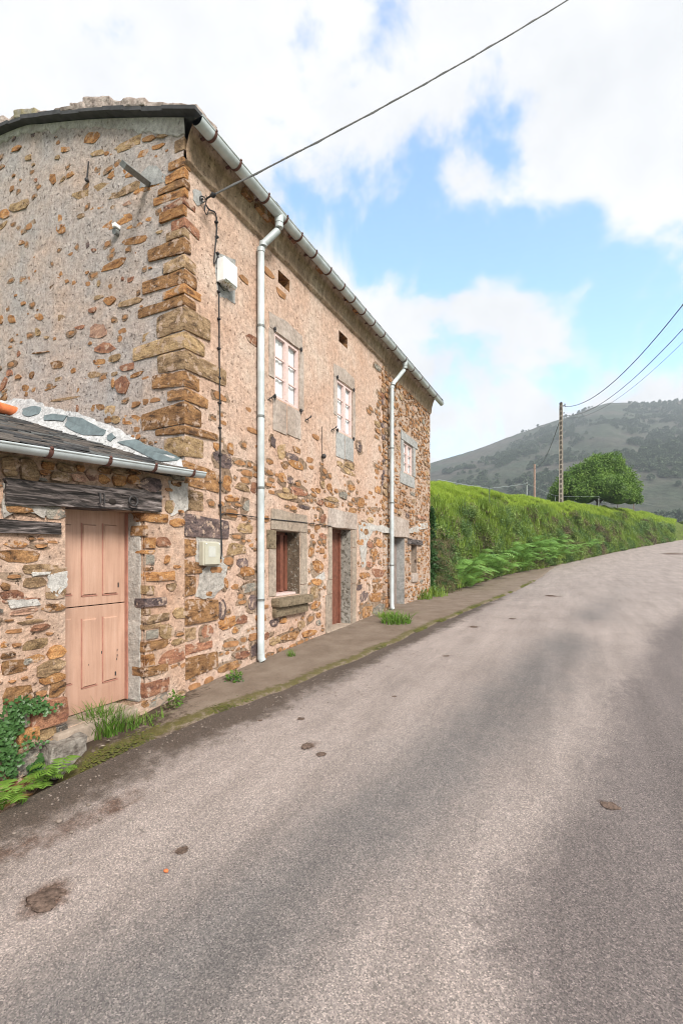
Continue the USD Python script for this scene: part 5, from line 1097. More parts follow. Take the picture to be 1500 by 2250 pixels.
# step below the door
zs = dz0 - .006
y1s = float(fac(307, 0, .12)[0])
obj('doorstep', block(xdoor - .04, .11, -1.62, y1s, zs - .17, zs, R1, .006, 3), CONC, shed)
# roof of individual slates
zE = lambda y: 2.655 + .036 * y; PIT = .309
sroof = obj('roof_deck', TM([(.20, YL - .1, zE(YL) - .03), (.20, -.02, zE(0) - .03), (-3.9, -.02, zE(0) + 4.1 * PIT - .03), (-3.9, YL - .1, zE(YL) + 4.1 * PIT - .03), (.20, YL - .1, zE(YL) - .055), (.20, -.02, zE(0) - .055), (-3.9, -.02, zE(0) + 4.1 * PIT - .06), (-3.9, YL - .1, zE(YL) + 4.1 * PIT - .06)], [(0, 1, 2), (0, 2, 3), (4, 6, 5), (4, 7, 6), (0, 4, 5), (0, 5, 1), (1, 5, 6), (1, 6, 2), (0, 3, 7), (0, 7, 4)]), SLATE_K, shed)
rows = np.arange(.22, -3.7, -.165)
for i, xr_ in enumerate(rows):
    y = -.01
    while y > -3.7:
        w = R1.uniform(.16, .34); L_ = .30; t = R1.uniform(.010, .018)
        xx = xr_ + R1.uniform(-.018, .018); sx = (.20 - xx) * PIT; lift = .012 + R1.uniform(0, .008)
        a_ = R1.uniform(-.012, .012)
        v = [(xx, q, zE(q) + sx + lift + dzz + a_ * (q == y)) for q in (y - w + .005, y) for dzz in (0, t)] + [(xx - L_, q, zE(q) + sx + L_ * PIT - .004 + dzz) for q in (y - w + .005, y) for dzz in (0, t)]
        obj('roof_slate', trimesh.convex.convex_hull(np.array(v)), (SLATE_B, SLATE_K, SLATE)[R1.choice(3, p=[.45, .35, .2])], sroof) if i < 23 and (len(rows) * 12 < 400) else None
        y -= w
# ridge tile of orange clay
xrg, zrg = gab(6, 893, -.25); a = np.linspace(0, PI, 10)
tl = cat([tube([(xrg - .02, -.05 - k * .4, zrg - .02), (xrg - .02, -.42 - k * .4, zrg - .02)], [.07, .082], 14) for k in range(3)]); obj('ridge_tile', tl, TERRA, sroof, smooth=40)
# mortar flashing with blue-grey slate pieces set in it, along the gable
up = np.array([gab(*p) for p in [(-60, 865), (10, 882), (40, 873), (70, 878), (110, 893), (180, 908), (240, 932), (270, 945), (330, 982), (375, 994), (398, 1006), (409, 1030)]]); lo = np.array([gab(*p) for p in [(-60, 905), (10, 905), (40, 912), (80, 922), (130, 938), (170, 952), (215, 968), (250, 980), (300, 1000), (340, 1016), (370, 1026), (404, 1040)]])
xs_ = np.linspace(-3.95, -.005, 110); zu, zl = np.interp(xs_, up[:, 0], up[:, 1]), np.interp(xs_, lo[:, 0], lo[:, 1]) - .05
zu = zu + .05 * (fbm(np.stack([xs_ * 9, xs_ * 0, xs_ * 0], -1), 4, 3) - .5)
gv = []
for t in np.linspace(0, 1, 9):
    zz_ = zu + (zl - zu) * t; gv.append(np.stack([xs_, -(.0 + .03 * sst(np.array(t), 0, .25) + .12 * t ** 2) - .02 * (fbm(np.stack([xs_ * 11, zz_ * 11, xs_ * 0], -1), 4, 2) - .5), zz_], -1)[:, None])
fl = obj('flashing', TM(np.concatenate(gv, 1).reshape(-1, 3), grid_faces(110, 9)[:, ::-1]), FLASH, shed, smooth=True)
def fl_off(x, z):
    a, b = np.interp(x, up[:, 0], up[:, 1]), np.interp(x, lo[:, 0], lo[:, 1]) - .05; t = np.clip((z - a) / (b - a), 0, 1); return .03 * sst(t, 0, .25) + .12 * t ** 2
for pg in ([(60, 900), (75, 893), (95, 897), (97, 910), (80, 919), (64, 912)], [(108, 916), (122, 910), (155, 914), (150, 926), (112, 928)], [(156, 915), (185, 920), (215, 937), (240, 948), (236, 960), (200, 958), (172, 948), (156, 938)], [(245, 960), (252, 953), (261, 962), (256, 971), (248, 969)], [(270, 972), (300, 966), (320, 978), (360, 988), (398, 998), (396, 1013), (360, 1016), (330, 1000), (300, 986)]):
    q = np.array([gab(*p) for p in pg]); q = np.repeat(q, 2, 0); q[1::2] = (q[1::2] + np.roll(q[::2], -1, 0)) / 2; q += R1.uniform(-.012, .012, q.shape)
    m = slab(q, .012, R1, 'gable', 0, embed=.03, rough=.2); v = np.array(m.vertices); v[:, 1] -= fl_off(v[:, 0], v[:, 2]); obj('slate_piece', TM(v, m.faces), SLATE_BLUE, fl)
# gutter of the shed
sgx, sgr = .255, .058
ya, za = fac(-220, 948, sgx); yb_, zb_ = fac(445, 1045, sgx); z0_ = fac(0, 981, sgx); sl = (zb_ - z0_[1]) / (yb_ - z0_[0]); ya = YL + .1; za = zb_ + sl * (ya - yb_)
sg = obj('gutter', gutter_mesh(ya, yb_, sgx, za + .025, zb_ + .025, sgr), GUT, shed, smooth=40)
for px in (110, 240, 340, 424, -60):
    y = float(fac(px, 0, sgx + .04)[0]); bracket(y, sgx, za + .025 + (zb_ - za) * (y - ya) / (yb_ - ya), sgr, .05, par=sg)
# boulder of the wall foot left of the step
bl = block(-.05, .22, float(fac(95, 0, .1)[0]), float(fac(172, 0, .1)[0]), -.22, .06, R1, .045, 3)
tag(obj('boulder', bl, ROCKG), 'grey lichened boulder at the wall foot left of the doorstep', 'boulder')

# ================================================================== fittings on the walls
def cap_box(y0, y1, z0, z1, d, x0=.0): return box(x0, x0 + d, y0, y1, z0, z1, .012)
a, b, z0, z1 = frect(485, 572, 516, 626, .1)
t = thing('junction_box', 'white electric box on a grey patch high on the front wall', 'electric box')
obj('casing', cap_box(a + .02, b, z0, z1 - .01, .13, .01), WHITEBOX, t, smooth=25); obj('lid', box(.14, .152, a + .03, b - .01, z0 + .02, z1 - .03, .006), WHITEBOX, t, smooth=25)
obj('nest', leafclump(3, 120, .07, .05, .05, .008).apply_translation((.09, (a + b) / 2 - .03, z0 - .02)), GRASS_W, t)
a, b, z0, z1 = frect(446, 1190, 482, 1243, .08)
t = thing('meter_box', 'beige plastic meter box low on the front wall near the corner', 'meter box')
obj('casing', cap_box(a, b, z0, z1, .085, .005), METER, t, smooth=25); obj('lid', box(.09, .105, a + .012, b - .012, z0 + .015, z1 - .015, .008), METER, t, smooth=25); obj('meter_window', box(.105, .108, a + .07, b - .10, z0 + .11, z1 - .06, .003), simple('meter_pane', (.46, .46, .42), .2, .5, var=.1), t)
for q, w_ in ((a + .03, z1 - .03), (b - .03, z1 - .03)): obj('screw', trimesh.creation.icosphere(1, .009).apply_translation((.107, q, w_)), WHITEBOX, t)
def F3(px, py, off): p = fac(px, py, off); return (off, p[0], p[1])
# supply cable down the wall with its clips
pts = [F3(449, 462, .10), F3(453, 450, .08), F3(461, 461, .03), F3(473, 467, .02), F3(476, 480, .02), F3(479, 560, .022), F3(481, 640, .022), F3(482, 800, .022), F3(484, 950, .03), F3(484, 1100, .024), F3(486, 1170, .024), F3(487.5, 1215, .03), F3(485, 1228, .05)]
cb = obj('wall_cable', cat([tube(curve(pts[:6], 24), .009, 6), tube([pts[i] for i in range(5, 13)], .009, 6)]), CABLE); tag(cb, 'black supply cable clipped down the front wall to the meter box', 'cable')
for py in (487, 520, 556, 590, 620, 640, 700, 765, 830, 885, 940, 1000, 1060, 1110):
    p = F3(np.interp(py, [480, 560, 640, 800, 950, 1100], [476, 479, 481, 482, 484, 484]), py, .026); obj('cable_clip', box(0.0, .040, p[1] - .02, p[1] + .02, p[2] - .012, p[2] + .012, .004), CABLE, cb)
cb2 = obj('wall_cable', tube([F3(485, 1132, .024), F3(492, 1127, .024), F3(505, 1128, .024), F3(560, 1136, .024), F3(600, 1141, .03), F3(660, 1147, .03), F3(727, 1156, .03)], .007, 6), CABLE); tag(cb2, 'thin black cable running across above the ground floor window', 'cable')
tag(obj('wall_cable', tube([F3(479, 600, .03), F3(484, 628, .03), F3(492, 638, .05), F3(500, 636, .07), F3(498, 624, .08)], .006, 6), CABLE), 'short loop of black cable below the white electric box', 'cable')
# anchor and overhead line to the house
t = thing('cable_anchor', 'iron ring anchor holding the overhead line at the house corner', 'cable anchor')
p = V(*F3(445, 437, .04)); rg = trimesh.creation.torus(.035, .008, major_sections=20, minor_sections=6); rg.apply_transform(trimesh.transformations.rotation_matrix(.9, [0, 0, 1]) @ trimesh.transformations.rotation_matrix(PI / 2, [1, 0, 0])); rg.apply_translation(p)
obj('ring', rg, IRON, t, smooth=True); obj('bolt', tube([p - V(.05, 0, 0), p + V(.01, 0, .0)], .012, 8), IRON, t)
q = V(*F3(468, 428, .22)); obj('clamp', tube([p + V(.02, .02, 0), q - (q - p) * .25, q, q + (q - p) * .25], [.006, .012, .034, .012], 8), CABLE, t)
far = dep(1245, 0, 7.5); dirn = (far - q); L0 = np.linalg.norm(dirn)
ln = []
for s in np.linspace(0, 1.9, 40):
    m = q + dirn * s; m[2] += -.30 * s * (1.0 - s) * 1.0; ln.append(m)
ln = np.array(ln); w1 = .010
oh = obj('overhead_line', cat([tube(ln, .0095, 6)] + [tube(ln + np.stack([.014 * np.cos(np.arange(40) * 2.2), .0 * np.arange(40), .014 * np.sin(np.arange(40) * 2.2)], -1), .0075, 5)]), CABLE_FAR); tag(oh, 'twisted overhead line rising from the house corner across the sky', 'cable')
# slack loops at the anchor
tag(obj('cable_loop', tube(curve([q - V(.06, .06, .02), V(*F3(452, 446, .10)), V(*F3(449, 460, .09)), V(*F3(453, 470, .07)), V(*F3(458, 462, .04)), V(*F3(461, 461, .03))], 24), .006, 6), CABLE), 'slack loop of black cable under the anchor ring', 'cable')
# galvanised stub bar on the gable
p0, p1 = gab(326, 402), gab(270, 360, -.55); m = tube([(p0[0], .03, p0[1]), (p1[0], -.55, p1[1])], .045, 4)
tag(obj('metal_bracket', m, GALV), 'grey metal bar sticking out of the gable near its top', 'metal bar')
patch('mortar_patch', [(312, 380), (328, 366), (345, 365), (366, 385), (362, 400), (330, 410), (308, 414)], CEM, .014, 'gable', gab)
g0 = gab(262, 503); t = thing('wall_sensor', 'small white and grey sensor fixed on the gable', 'sensor')
obj('body', cat([box(g0[0] - .03, g0[0] + .03, -.09, 0.0, g0[1] - .02, g0[1] + .035, .008)]), WHITEBOX, t); obj('base', tube([(g0[0] - .02, -.01, g0[1] - .05), (g0[0] - .02, -.06, g0[1] - .055)], .04, 10), GALV, t)
g0, g1 = gab(199, 358), gab(195, 398); tag(obj('iron_hook', cat([tube([(g0[0], -.03, g0[1]), (g1[0], -.03, g1[1])], .011, 6), trimesh.creation.icosphere(1, .028).apply_translation((g1[0], -.03, g1[1]))]), IRON), 'rusty iron hook hanging on the gable wall', 'hook')
def hook(px, py, lab, s=1.0):
    y, z = fac(px, py); r = np.random.default_rng(int(px)); parts = [tube(curve([(-.01, y, z), (.07 * s, y, z + .01), (.09 * s, y + .03 * s, z + .05 * s), (.06 * s, y + .05 * s, z + .02 * s)], 12), .009, 6), tube([(.0, y - .04 * s, z - .05 * s), (.04, y, z), (.02, y + .05 * s, z - .03 * s)], .008, 6)]
    tag(obj('iron_hook', cat(parts), IRON), lab, 'hook')
hook(592, 873, 'iron hook left of the nearer upper window'); hook(672, 920, 'iron hook below right of the nearer upper window'); hook(729, 942, 'iron hook left of the middle upper window'); 
y, z = fac(706, 1003); tag(obj('wall_fitting', cat([trimesh.creation.icosphere(2, .045).apply_translation((.05, y, z)), tube([(.012, y, z), (.012, y + .0, z + .55)], .005, 5)]), IRON), 'dark knob with a wire on the wall above the ground floor window', 'wall fitting')
for (px, py, s) in ((160, 1310, .02), ): pass


# ================================================================== poles, lines, fence, tree
def pole(loc, h, r0, r1, mt, lab, holes=True):
    t = thing('utility_pole', lab, 'utility pole', loc)
    if holes:
        b = r0; obj('shaft', cat([trimesh.convex.convex_hull(np.array([(sx * w, sy * w * .7, z) for z, w in ((-1, b), (h, r1)) for sx in (-1, 1) for sy in (-1, 1)]))]), mt, t)
        for k in range(int((h) / .42)): obj('recess', box(-r1 * .34, r1 * .34, -b * .78, -b * .60, .2 + k * .42, .48 + k * .42), DARK, t) if k < 24 else None
    else: obj('shaft', tube([(0, 0, -1), (0, 0, h)], [r0, r1], 12), mt, t)
    obj('insulator', cat([box(-.05, .35, -.06, .06, h - .32, h - .26), tube([(.3, 0, h - .29), (.3, 0, h - .12)], .05, 8), tube([(.12, 0, h - .9), (.3, 0, h - .9)], .04, 8)]), GALV, t)
    return t
pb = dep(1232, 1100, 41); pt = dep(1232, 885, 41); pole(pb - V(0, 0, 1.2), pt[2] - pb[2] + 1.2, .19, .135, POLEWOOD, 'tall grey concrete utility pole in front of the round tree')
pb2 = dep(1174, 1105, 75); pt2 = dep(1174, 1020, 75); pole(pb2 - V(0, 0, 3), pt2[2] - pb2[2] + 3, .19, .15, POLEFAR, 'shorter distant brown utility pole left of the tall one', False)
def sag(a, b, s, n=24): return np.array([a + (b - a) * t - V(0, 0, s * 4 * t * (1 - t)) for t in np.linspace(0, 1, n)])
for (a, b, s, r, lab) in (((1240, 893, 41), (1560, 590, 16), 1.25, .022, 'uppermost power line running from the tall pole to the right'), ((1243, 913, 41), (1560, 655, 16), 1.05, .016, 'middle power line running from the tall pole to the right'), ((1245, 918, 41), (1560, 690, 16), 1.0, .008, 'faint lowest power line running from the tall pole to the right')):
    tag(obj('power_line', tube(sag(dep(*a), dep(*b), s), r, 5), CABLE_FAR), lab, 'power line')
tag(obj('power_line', tube(sag(dep(1229, 925, 41), dep(1178, 1026, 75), 1.0), .028, 5), CABLE_FAR), 'slack power line between the two utility poles', 'power line')
FPOST = [(1075, 1071, 1136, 24, POSTG, 'dark green thin fence post nearest the house'), (1157, 1060, 1104, 37, POSTW, 'white fence post left of the tall utility pole'), (1219, 1088, 1101, 41, POSTW, 'short leaning white fence post at the pole foot'), (1315, 1090, 1112, 47, POSTW, 'white fence post in front of the tree'), (1356, 1092, 1116, 52, POSTR, 'rusty fence post right of the tree trunk'), (1392, 1096, 1118, 55, POSTR, 'last rusty fence post at the right edge of the tree')]
_bp = bank(np.repeat(np.linspace(tpar[3] - 2, tpar[8] + 3, 420), 60), np.tile(np.linspace(0, 1.9, 60), 420)); _ba, _bb, _bz = proj(_bp)
_cp = bank(np.linspace(tpar[3] - 2, tpar[8] + 3, 900), np.full(900, 1.9)); _ca, _cb, _cz = proj(_cp)
def on_bank(px, py): return _bp[np.argmin((_ba - px) ** 2 + (_bb - py) ** 2)]
tops = [dep(960, 1053, 21)]
for px, y0, y1, Z, mt, lab in FPOST:
    j = np.argmin(np.abs(_ca - px)); b = _cp[j] if y1 < 1125 and px != 1075 else on_bank(px, y1); Zp = float(proj(b)[2][0]); b = dep(px, float(proj(b)[1][0]), Zp); h = dep(px, y0, Zp)[2] - b[2]
    t = thing('fence_post', lab, 'fence post', b - V(0, 0, .25))
    r = .018 if Z < 30 else .022
    obj('stake', tube([(0, 0, 0), (r * .8 if px == 1219 else 0, 0, h + .25)], [r, r * .9], 8), mt, t); obj('insulator', tube([(0, 0, h * .9 + .2), (0, 0, h * .9 + .29)], r * 1.9, 8), POSTG if mt is not POSTW else CABLE, t)
    tops.append(b + V(0, 0, h * .93 if Z > 30 else h * .97))
tops.append(dep(1440, 1112, 54))
tag(obj('fence_wire', cat([tube([a, (a + b) / 2 - V(0, 0, .03), b], .006 if i < 3 else .006, 5) for i, (a, b) in enumerate(zip(tops[:-1], tops[1:]))]), WIREM), 'pale fence tape strung between the posts along the field', 'fence wire')

# broad tree
R2 = np.random.default_rng(23)
TZ = 52.0; tb = dep(1312, 1112, TZ); tree = thing('broad_tree', 'dense round green tree standing beyond the field fence', 'tree', tb)
R_, U_ = V(DX[0], DY[0], 0), V(0, 0, 1); F_ = V(DX[1], DY[1], 0)
lobes = [(1312, 1032, 1.75, 0), (1335, 1022, 1.35, -.3), (1280, 1048, 1.6, .2), (1250, 1062, 1.35, 0), (1228, 1078, .95, -.2), (1352, 1052, 1.6, -.3), (1375, 1075, 1.45, 0), (1390, 1092, 1.0, .3), (1310, 1070, 2.0, -.8), (1270, 1085, 1.5, -.7), (1345, 1085, 1.7, -.8), (1221, 1092, .6, .4), (1320, 1045, 1.8, .8), (1300, 1075, 1.9, 1.0), (1365, 1080, 1.6, .9), (1250, 1085, 1.3, .9), (1312, 1014, .9, 0), (1402, 1100, .5, 0), (1345, 1012, .65, .1)]
lv, lf = [], []; n0 = 0
for li, (px, py, r, fo) in enumerate(lobes):
    c = dep(px, py, TZ) - tb + F_ * fo * 1.4
    k = int(1350 * r * r)
    for _ in range(k):
        o = R2.normal(0, 1, 3); o /= np.linalg.norm(o)
        if o[2] < -.55: continue
        q = c + o * V(r, r, r * .85) * (R2.uniform(.74, 1.08) + .55 * (noise(c * .7 + o * 2.6, 4) - .5))
        d = o * .5 + R2.normal(0, .8, 3) - V(0, 0, .25); L_ = R2.uniform(.13, .25)
        lv += leafquad(q, d, o + R2.normal(0, .45, 3), L_, L_ * .62); lf += [(n0, n0 + 1, n0 + 2), (n0, n0 + 2, n0 + 3)]; n0 += 4
obj('crown', TM(lv, lf), TREEL, tree)
obj('inner_crown', cat([trimesh.creation.icosphere(2, r * .76).apply_translation(dep(px, py, TZ) - tb + F_ * fo * 1.4) for px, py, r, fo in lobes]), TREEL, tree)
limbs = [tube([(0, 0, -2), (0.05, 0, -.4), (.1, 0, 1.2)], [.28, .22, .16], 10)]
tr = obj('trunk', limbs[0], BARK, tree)
for a in range(5): an = a * 1.26; obj('limb', tube([(.05, 0, .2 + .1 * a), (math.cos(an) * .9, math.sin(an) * .9, 1.2 + .2 * a), (math.cos(an) * 1.8, math.sin(an) * 1.8, 2.2 + .3 * a)], [.12, .08, .03], 7), BARK, tr)

# ================================================================== vegetation
R3 = np.random.default_rng(41)
GB = [blades(s, 26, .42, .20, .011, .6) for s in range(4)]
tA, tB = tpar[2], tpar[8] + 12
def along(n, bias=1.3):   # more plants near the camera
    return tpar[3] - 2.5 + (tB - tpar[3] + 2.5) * R3.uniform(0, 1, n) ** bias
n = 19000; t_ = along(n, 1.5); r_ = np.where(R3.uniform(0, 1, n) < .20, R3.uniform(.45, 1.0, n) ** .7, R3.uniform(.86, 2.12, n)); pf = bank(t_, r_) if False else np.vstack([bank(np.array([a]), np.array([b])) for a, b in ()]) if False else None
def bank_pts(t, r):
    t, r = np.asarray(t), np.asarray(r); return bank(t, r)
pf = bank_pts(t_, r_); sc = R3.uniform(.3, .62, n) * (1 + .012 * np.clip(t_ - tpar[3], 0, 60))
inst('field_grass', [(g, GRASS_F) for g in GB], pf, R3.uniform(0, 2 * PI, n), sc, R3.integers(0, 4, n), 'bright green grass covering the sloping field', 'grass')
n = 3800; t_ = along(n, 1.4); r_ = R3.uniform(0.02, 1.0, n); pp = bank_pts(t_, r_); k = fbm(pp * [.45, .45, .6], 3, 61) + R3.normal(0, .04, n); k[(proj(pp)[0] < 992 + R3.uniform(-12, 12, n)) & (proj(pp)[1] > 1185)] = 0
gm = k > .44
inst('bank_grass', [(g, GRASS_D) for g in GB], pp[gm], R3.uniform(0, 2 * PI, gm.sum()), R3.uniform(.7, 1.5, gm.sum()) * (1 + .008 * np.clip(t_[gm] - tpar[3], 0, 60)), R3.integers(0, 4, gm.sum()), 'long dark green grass growing on the roadside bank', 'grass')
BR = [leafclump(s + 50, 90, .27, .22, .066) for s in range(4)]
n = 12500; t_ = along(n, 1.35); r_ = R3.uniform(0.03, 1.03, n); pp = bank_pts(t_, r_); k = fbm(pp * [.45, .45, .6], 3, 61) + R3.normal(0, .05, n); k[(proj(pp)[0] < 992 + R3.uniform(-12, 12, n)) & (proj(pp)[1] > 1185)] = 9
bmk = (k < .64 - .10 * sst(r_, .6, .95)) & (R3.uniform(0, 1, n) < 1 - .7 * sst(r_, .65, 1.0))
hue = fbm(pp[bmk] * [.8, .8, .9], 3, 66) + R3.normal(0, .05, bmk.sum()); ix = np.where(hue < .47, 0, np.where(hue < .60, 1, 2)) * 2 + R3.integers(0, 2, bmk.sum())
inst('brambles', [(BR[0], BRAM), (BR[1], BRAM), (BR[2], BRAML), (BR[3], BRAML), (BR[0], BRAMB), (BR[1], BRAMB)], pp[bmk], R3.uniform(0, 2 * PI, bmk.sum()), R3.uniform(.6, 1.35, bmk.sum()) * (1 + .010 * np.clip(t_[bmk] - tpar[3], 0, 60)), ix, 'tangled brambles and low leafy growth on the roadside bank', 'brambles')
n = 700; t_ = tpar[3] + R3.uniform(-.6, 26, n); r_ = np.clip(R3.normal(.72, .16, n), .1, 1.05); pp = bank_pts(t_, r_); k = fbm(pp * [.6, .6, .6], 3, 77); m_ = (k > .5)
inst('dry_scrub', [(g, BRAMB) for g in BR[:2]] + [(GB[0], GRASS_W)], pp[m_], R3.uniform(0, 2 * PI, m_.sum()), R3.uniform(.6, 1.15, m_.sum()), R3.integers(0, 3, m_.sum()), 'brownish dry scrub in the upper part of the bank', 'scrub')
# brown dead growth against the far end of the house
n = 520; px_ = R3.uniform(944, 1004, n); py_ = R3.uniform(1165, 1325, n); pp = np.array([on_bank(a, b) for a, b in zip(px_, py_)]) + R3.normal(0, .06, (n, 3))
inst('dry_scrub', [(BR[0], BRAMB), (BR[1], BRAMB), (GB[0], GRASS_W), (BR[2], BRAM), (BR[3], IVY)], pp, R3.uniform(0, 2 * PI, n), R3.uniform(.45, .9, n), R3.choice(5, n, p=[.3, .25, .12, .18, .15]), 'brown dead scrub beside the far end wall of the house', 'scrub')
# ivy on the far corner of the house
IV = [leafclump(s + 90, 60, .13, .13, .055, .05) for s in range(3)]
n = 330; z_ = R3.uniform(.4, 3.2, n); pp = np.stack([-.08 + R3.uniform(-.5, .10, n) * sst(3.4 - z_, 0, 1.6), YE + .05 + R3.uniform(0, .35, n) * sst(3.3 - z_, 0, 1.2), z_], -1)
inst('ivy', [(g, IVY) for g in IV], pp, R3.uniform(0, 6.28, n), R3.uniform(.7, 1.3, n), R3.integers(0, 3, n), 'dark ivy climbing the far corner of the house', 'ivy')
# bracken ferns at the foot of the bank, each a plant of its own
FE = []
ferns = []
for (px, py, sz) in [(1010, 1283, .9), (1040, 1268, 1.1), (1065, 1250, 1.2), (1025, 1252, 1.0), (1085, 1262, .9), (1125, 1232, 1.15), (1150, 1222, 1.3), (1180, 1215, 1.3), (1205, 1212, 1.2), (1168, 1198, 1.1), (1225, 1205, 1.1), (1050, 1232, .9), (1140, 1245, .8), (1105, 1222, .9), (1195, 1232, .9), (1150, 1240, 1.0), (1165, 1226, 1.1), (1210, 1226, 1.1), (1240, 1218, 1.0), (1190, 1200, 1.1), (1130, 1215, 1.1), (1075, 1243, 1.1), (1030, 1290, .9), (1005, 1262, .9), (1260, 1205, 1.0), (1215, 1192, 1.0), (1290, 1200, 1.0), (1110, 1250, .9)]:
    ferns.append((px, py, sz))
fproto = []
for i, (px, py, sz) in enumerate(ferns):
    loc = on_bank(px, py + 8) - F_ * .3 - V(0, 0, .05); sz = sz * 1.35
    if i < 3:
        f = thing('bracken_fern', 'light green bracken fern arching out at the foot of the bank', 'fern', loc, R3.uniform(0, 6), 'bracken ferns at the foot of the bank', sz)
        obj('frond', fern(i + 7, 11, .95, 15, .24), FERNM, f); fproto.append(f)
    else: dup(fproto[i % 3], loc, R3.uniform(0, 6), None, None, sz)
# weeds and tufts along the wall
def tuft(name, px, py, parts, lab, cat_, x=None, sc_=1.0):
    g = gnd(px, py); z = apz(g[0], g[1])
    t = thing(name, lab, cat_, (g[0], g[1], z), R3.uniform(0, 6), None, sc_)
    for nm, m, ma in parts: obj(nm, m, ma, t)
    return t
tuft('grass_tuft', 228, 1618, [('blades', blades(3, 260, .40, .18, .006, .9, 4), WEED), ('dry_blades', blades(4, 30, .30, .2, .005, 1.1, 4), GRASS_W)], 'large green grass tuft in front of the doorstep', 'grass tuft')
tuft('grass_tuft', 282, 1602, [('blades', blades(5, 120, .20, .15, .005, 1.0, 4), WEED), ('dry_blades', blades(6, 40, .22, .16, .004, 1.1, 4), GRASS_W)], 'smaller yellowish grass tuft right of the large one', 'grass tuft')
tuft('grass_tuft', 335, 1590, [('blades', blades(7, 46, .16, .12, .005, 1.3, 4), WEED)], 'sparse grass blades at the right end of the doorstep', 'grass tuft')
tuft('weed_plant', 385, 1556, [('leaves', leafclump(12, 170, .09, .17, .035, .02), WEED), ('red_leaves', leafclump(13, 40, .07, .05, .035, .02).apply_translation((-.06, -.05, 0)), BRAMB)], 'small leafy weed with reddish base at the shed corner', 'weed')
tuft('weed_plant', 515, 1500, [('leaves', leafclump(14, 90, .11, .12, .05, .022), WEED), ('dark_leaves', leafclump(15, 60, .12, .07, .045, .03), IVY)], 'low dark weed at the house wall left of the downpipe', 'weed')
tuft('weed_plant', 640, 1446, [('blades', blades(9, 46, .16, .06, .005, .8, 3), WEED)], 'little pale grass sprig at the wall under the ground floor window', 'weed')
tuft('grass_tuft', 870, 1372, [('blades', blades(10, 160, .40, .30, .010, 1.2, 4), WEED), ('leaves', leafclump(16, 60, .3, .16, .09, .03), WEED)], 'spreading bright grass tuft beside the far downpipe', 'grass tuft')
tuft('grass_tuft', 845, 1358, [('blades', blades(11, 80, .22, .2, .008, 1.2, 4), GRASS_D)], 'short grass clump at the foot of the far downpipe', 'grass tuft')
tuft('grass_tuft', 925, 1318, [('blades', blades(12, 120, .45, .35, .012, 1.0, 4), GRASS_D), ('leaves', leafclump(17, 80, .3, .25, .08), BRAM)], 'dark grassy weeds at the far house corner', 'grass tuft')
tuft('grass_tuft', 955, 1312, [('blades', blades(13, 120, .5, .4, .012, 1.0, 4), GRASS_D), ('leaves', leafclump(18, 120, .35, .35, .08), BRAM)], 'leafy green growth between the far corner and the bank', 'grass tuft')
# ivy and ferns at the lower left
def ivy_on(px0, py0, px1, py1, n, lab, sd, L=.038):
    n = int(n * 1.7)
    r = np.random.default_rng(sd); t = thing('ivy_plant', lab, 'ivy', (0, 0, 0)); vs, fs = [], []; st = []
    for k in range(n):
        u = r.uniform(); px, py = px0 + (px1 - px0) * u + r.normal(0, 14), py0 + (py1 - py0) * u + r.normal(0, 10)
        y, z = fac(px, py, XS + .06); x = XS + .05 + r.uniform(0, .06); d = V(r.uniform(0, .5), r.normal(0, .8), r.normal(-.3, .7)); c = len(vs)
        vs += leafquad(V(x, y, z), d, V(1, 0, .3) + r.normal(0, .35, 3), L * r.uniform(.6, 1.2), L * .95); fs += [(c, c + 1, c + 2), (c, c + 2, c + 3)]
    obj('leaves', TM(vs, fs), IVY, t)
    a, b = fac(px0, py0, XS + .045), fac(px1, py1, XS + .045); obj('stem', tube(curve([(XS + .04, a[0], a[1]), (XS + .055, (a[0] + b[0]) / 2, (a[1] + b[1]) / 2 + .04), (XS + .04, b[0], b[1])], 10), .006, 5), BARK, t)
ivy_on(20, 1560, 92, 1545, 120, 'ivy sprig spreading over the stones left of the salmon door', 3); ivy_on(5, 1590, 14, 1700, 230, 'ivy curtain hanging at the left edge of the wall', 4); ivy_on(55, 1638, 75, 1625, 22, 'tiny ivy sprig low between the foot stones', 5); ivy_on(22, 1580, 30, 1600, 60, 'thin ivy strand under the upper sprig', 6); ivy_on(88, 1690, 100, 1675, 60, 'ivy leaves in the ditch behind the ferns', 8, .06)
def fern_at(px, py, sz, sd, lab, nf=6):
    g = gnd(px, py); t = thing('fern_plant', lab, 'fern', (g[0] - .02, g[1], apz(g[0], g[1]) + .02), 0, None, sz); obj('frond', fern(sd, nf + 2, .42, 9, .15, .85), WEED, t)
fern_at(130, 1716, .5, 31, 'bright fern growing out of the ditch below the boulder'); fern_at(92, 1728, .42, 32, 'small fern beside the bright one in the ditch'); fern_at(8, 1766, .6, 33, 'fern at the lower left edge of the picture'); fern_at(34, 1770, .45, 34, 'tiny fern right of the one at the left edge')
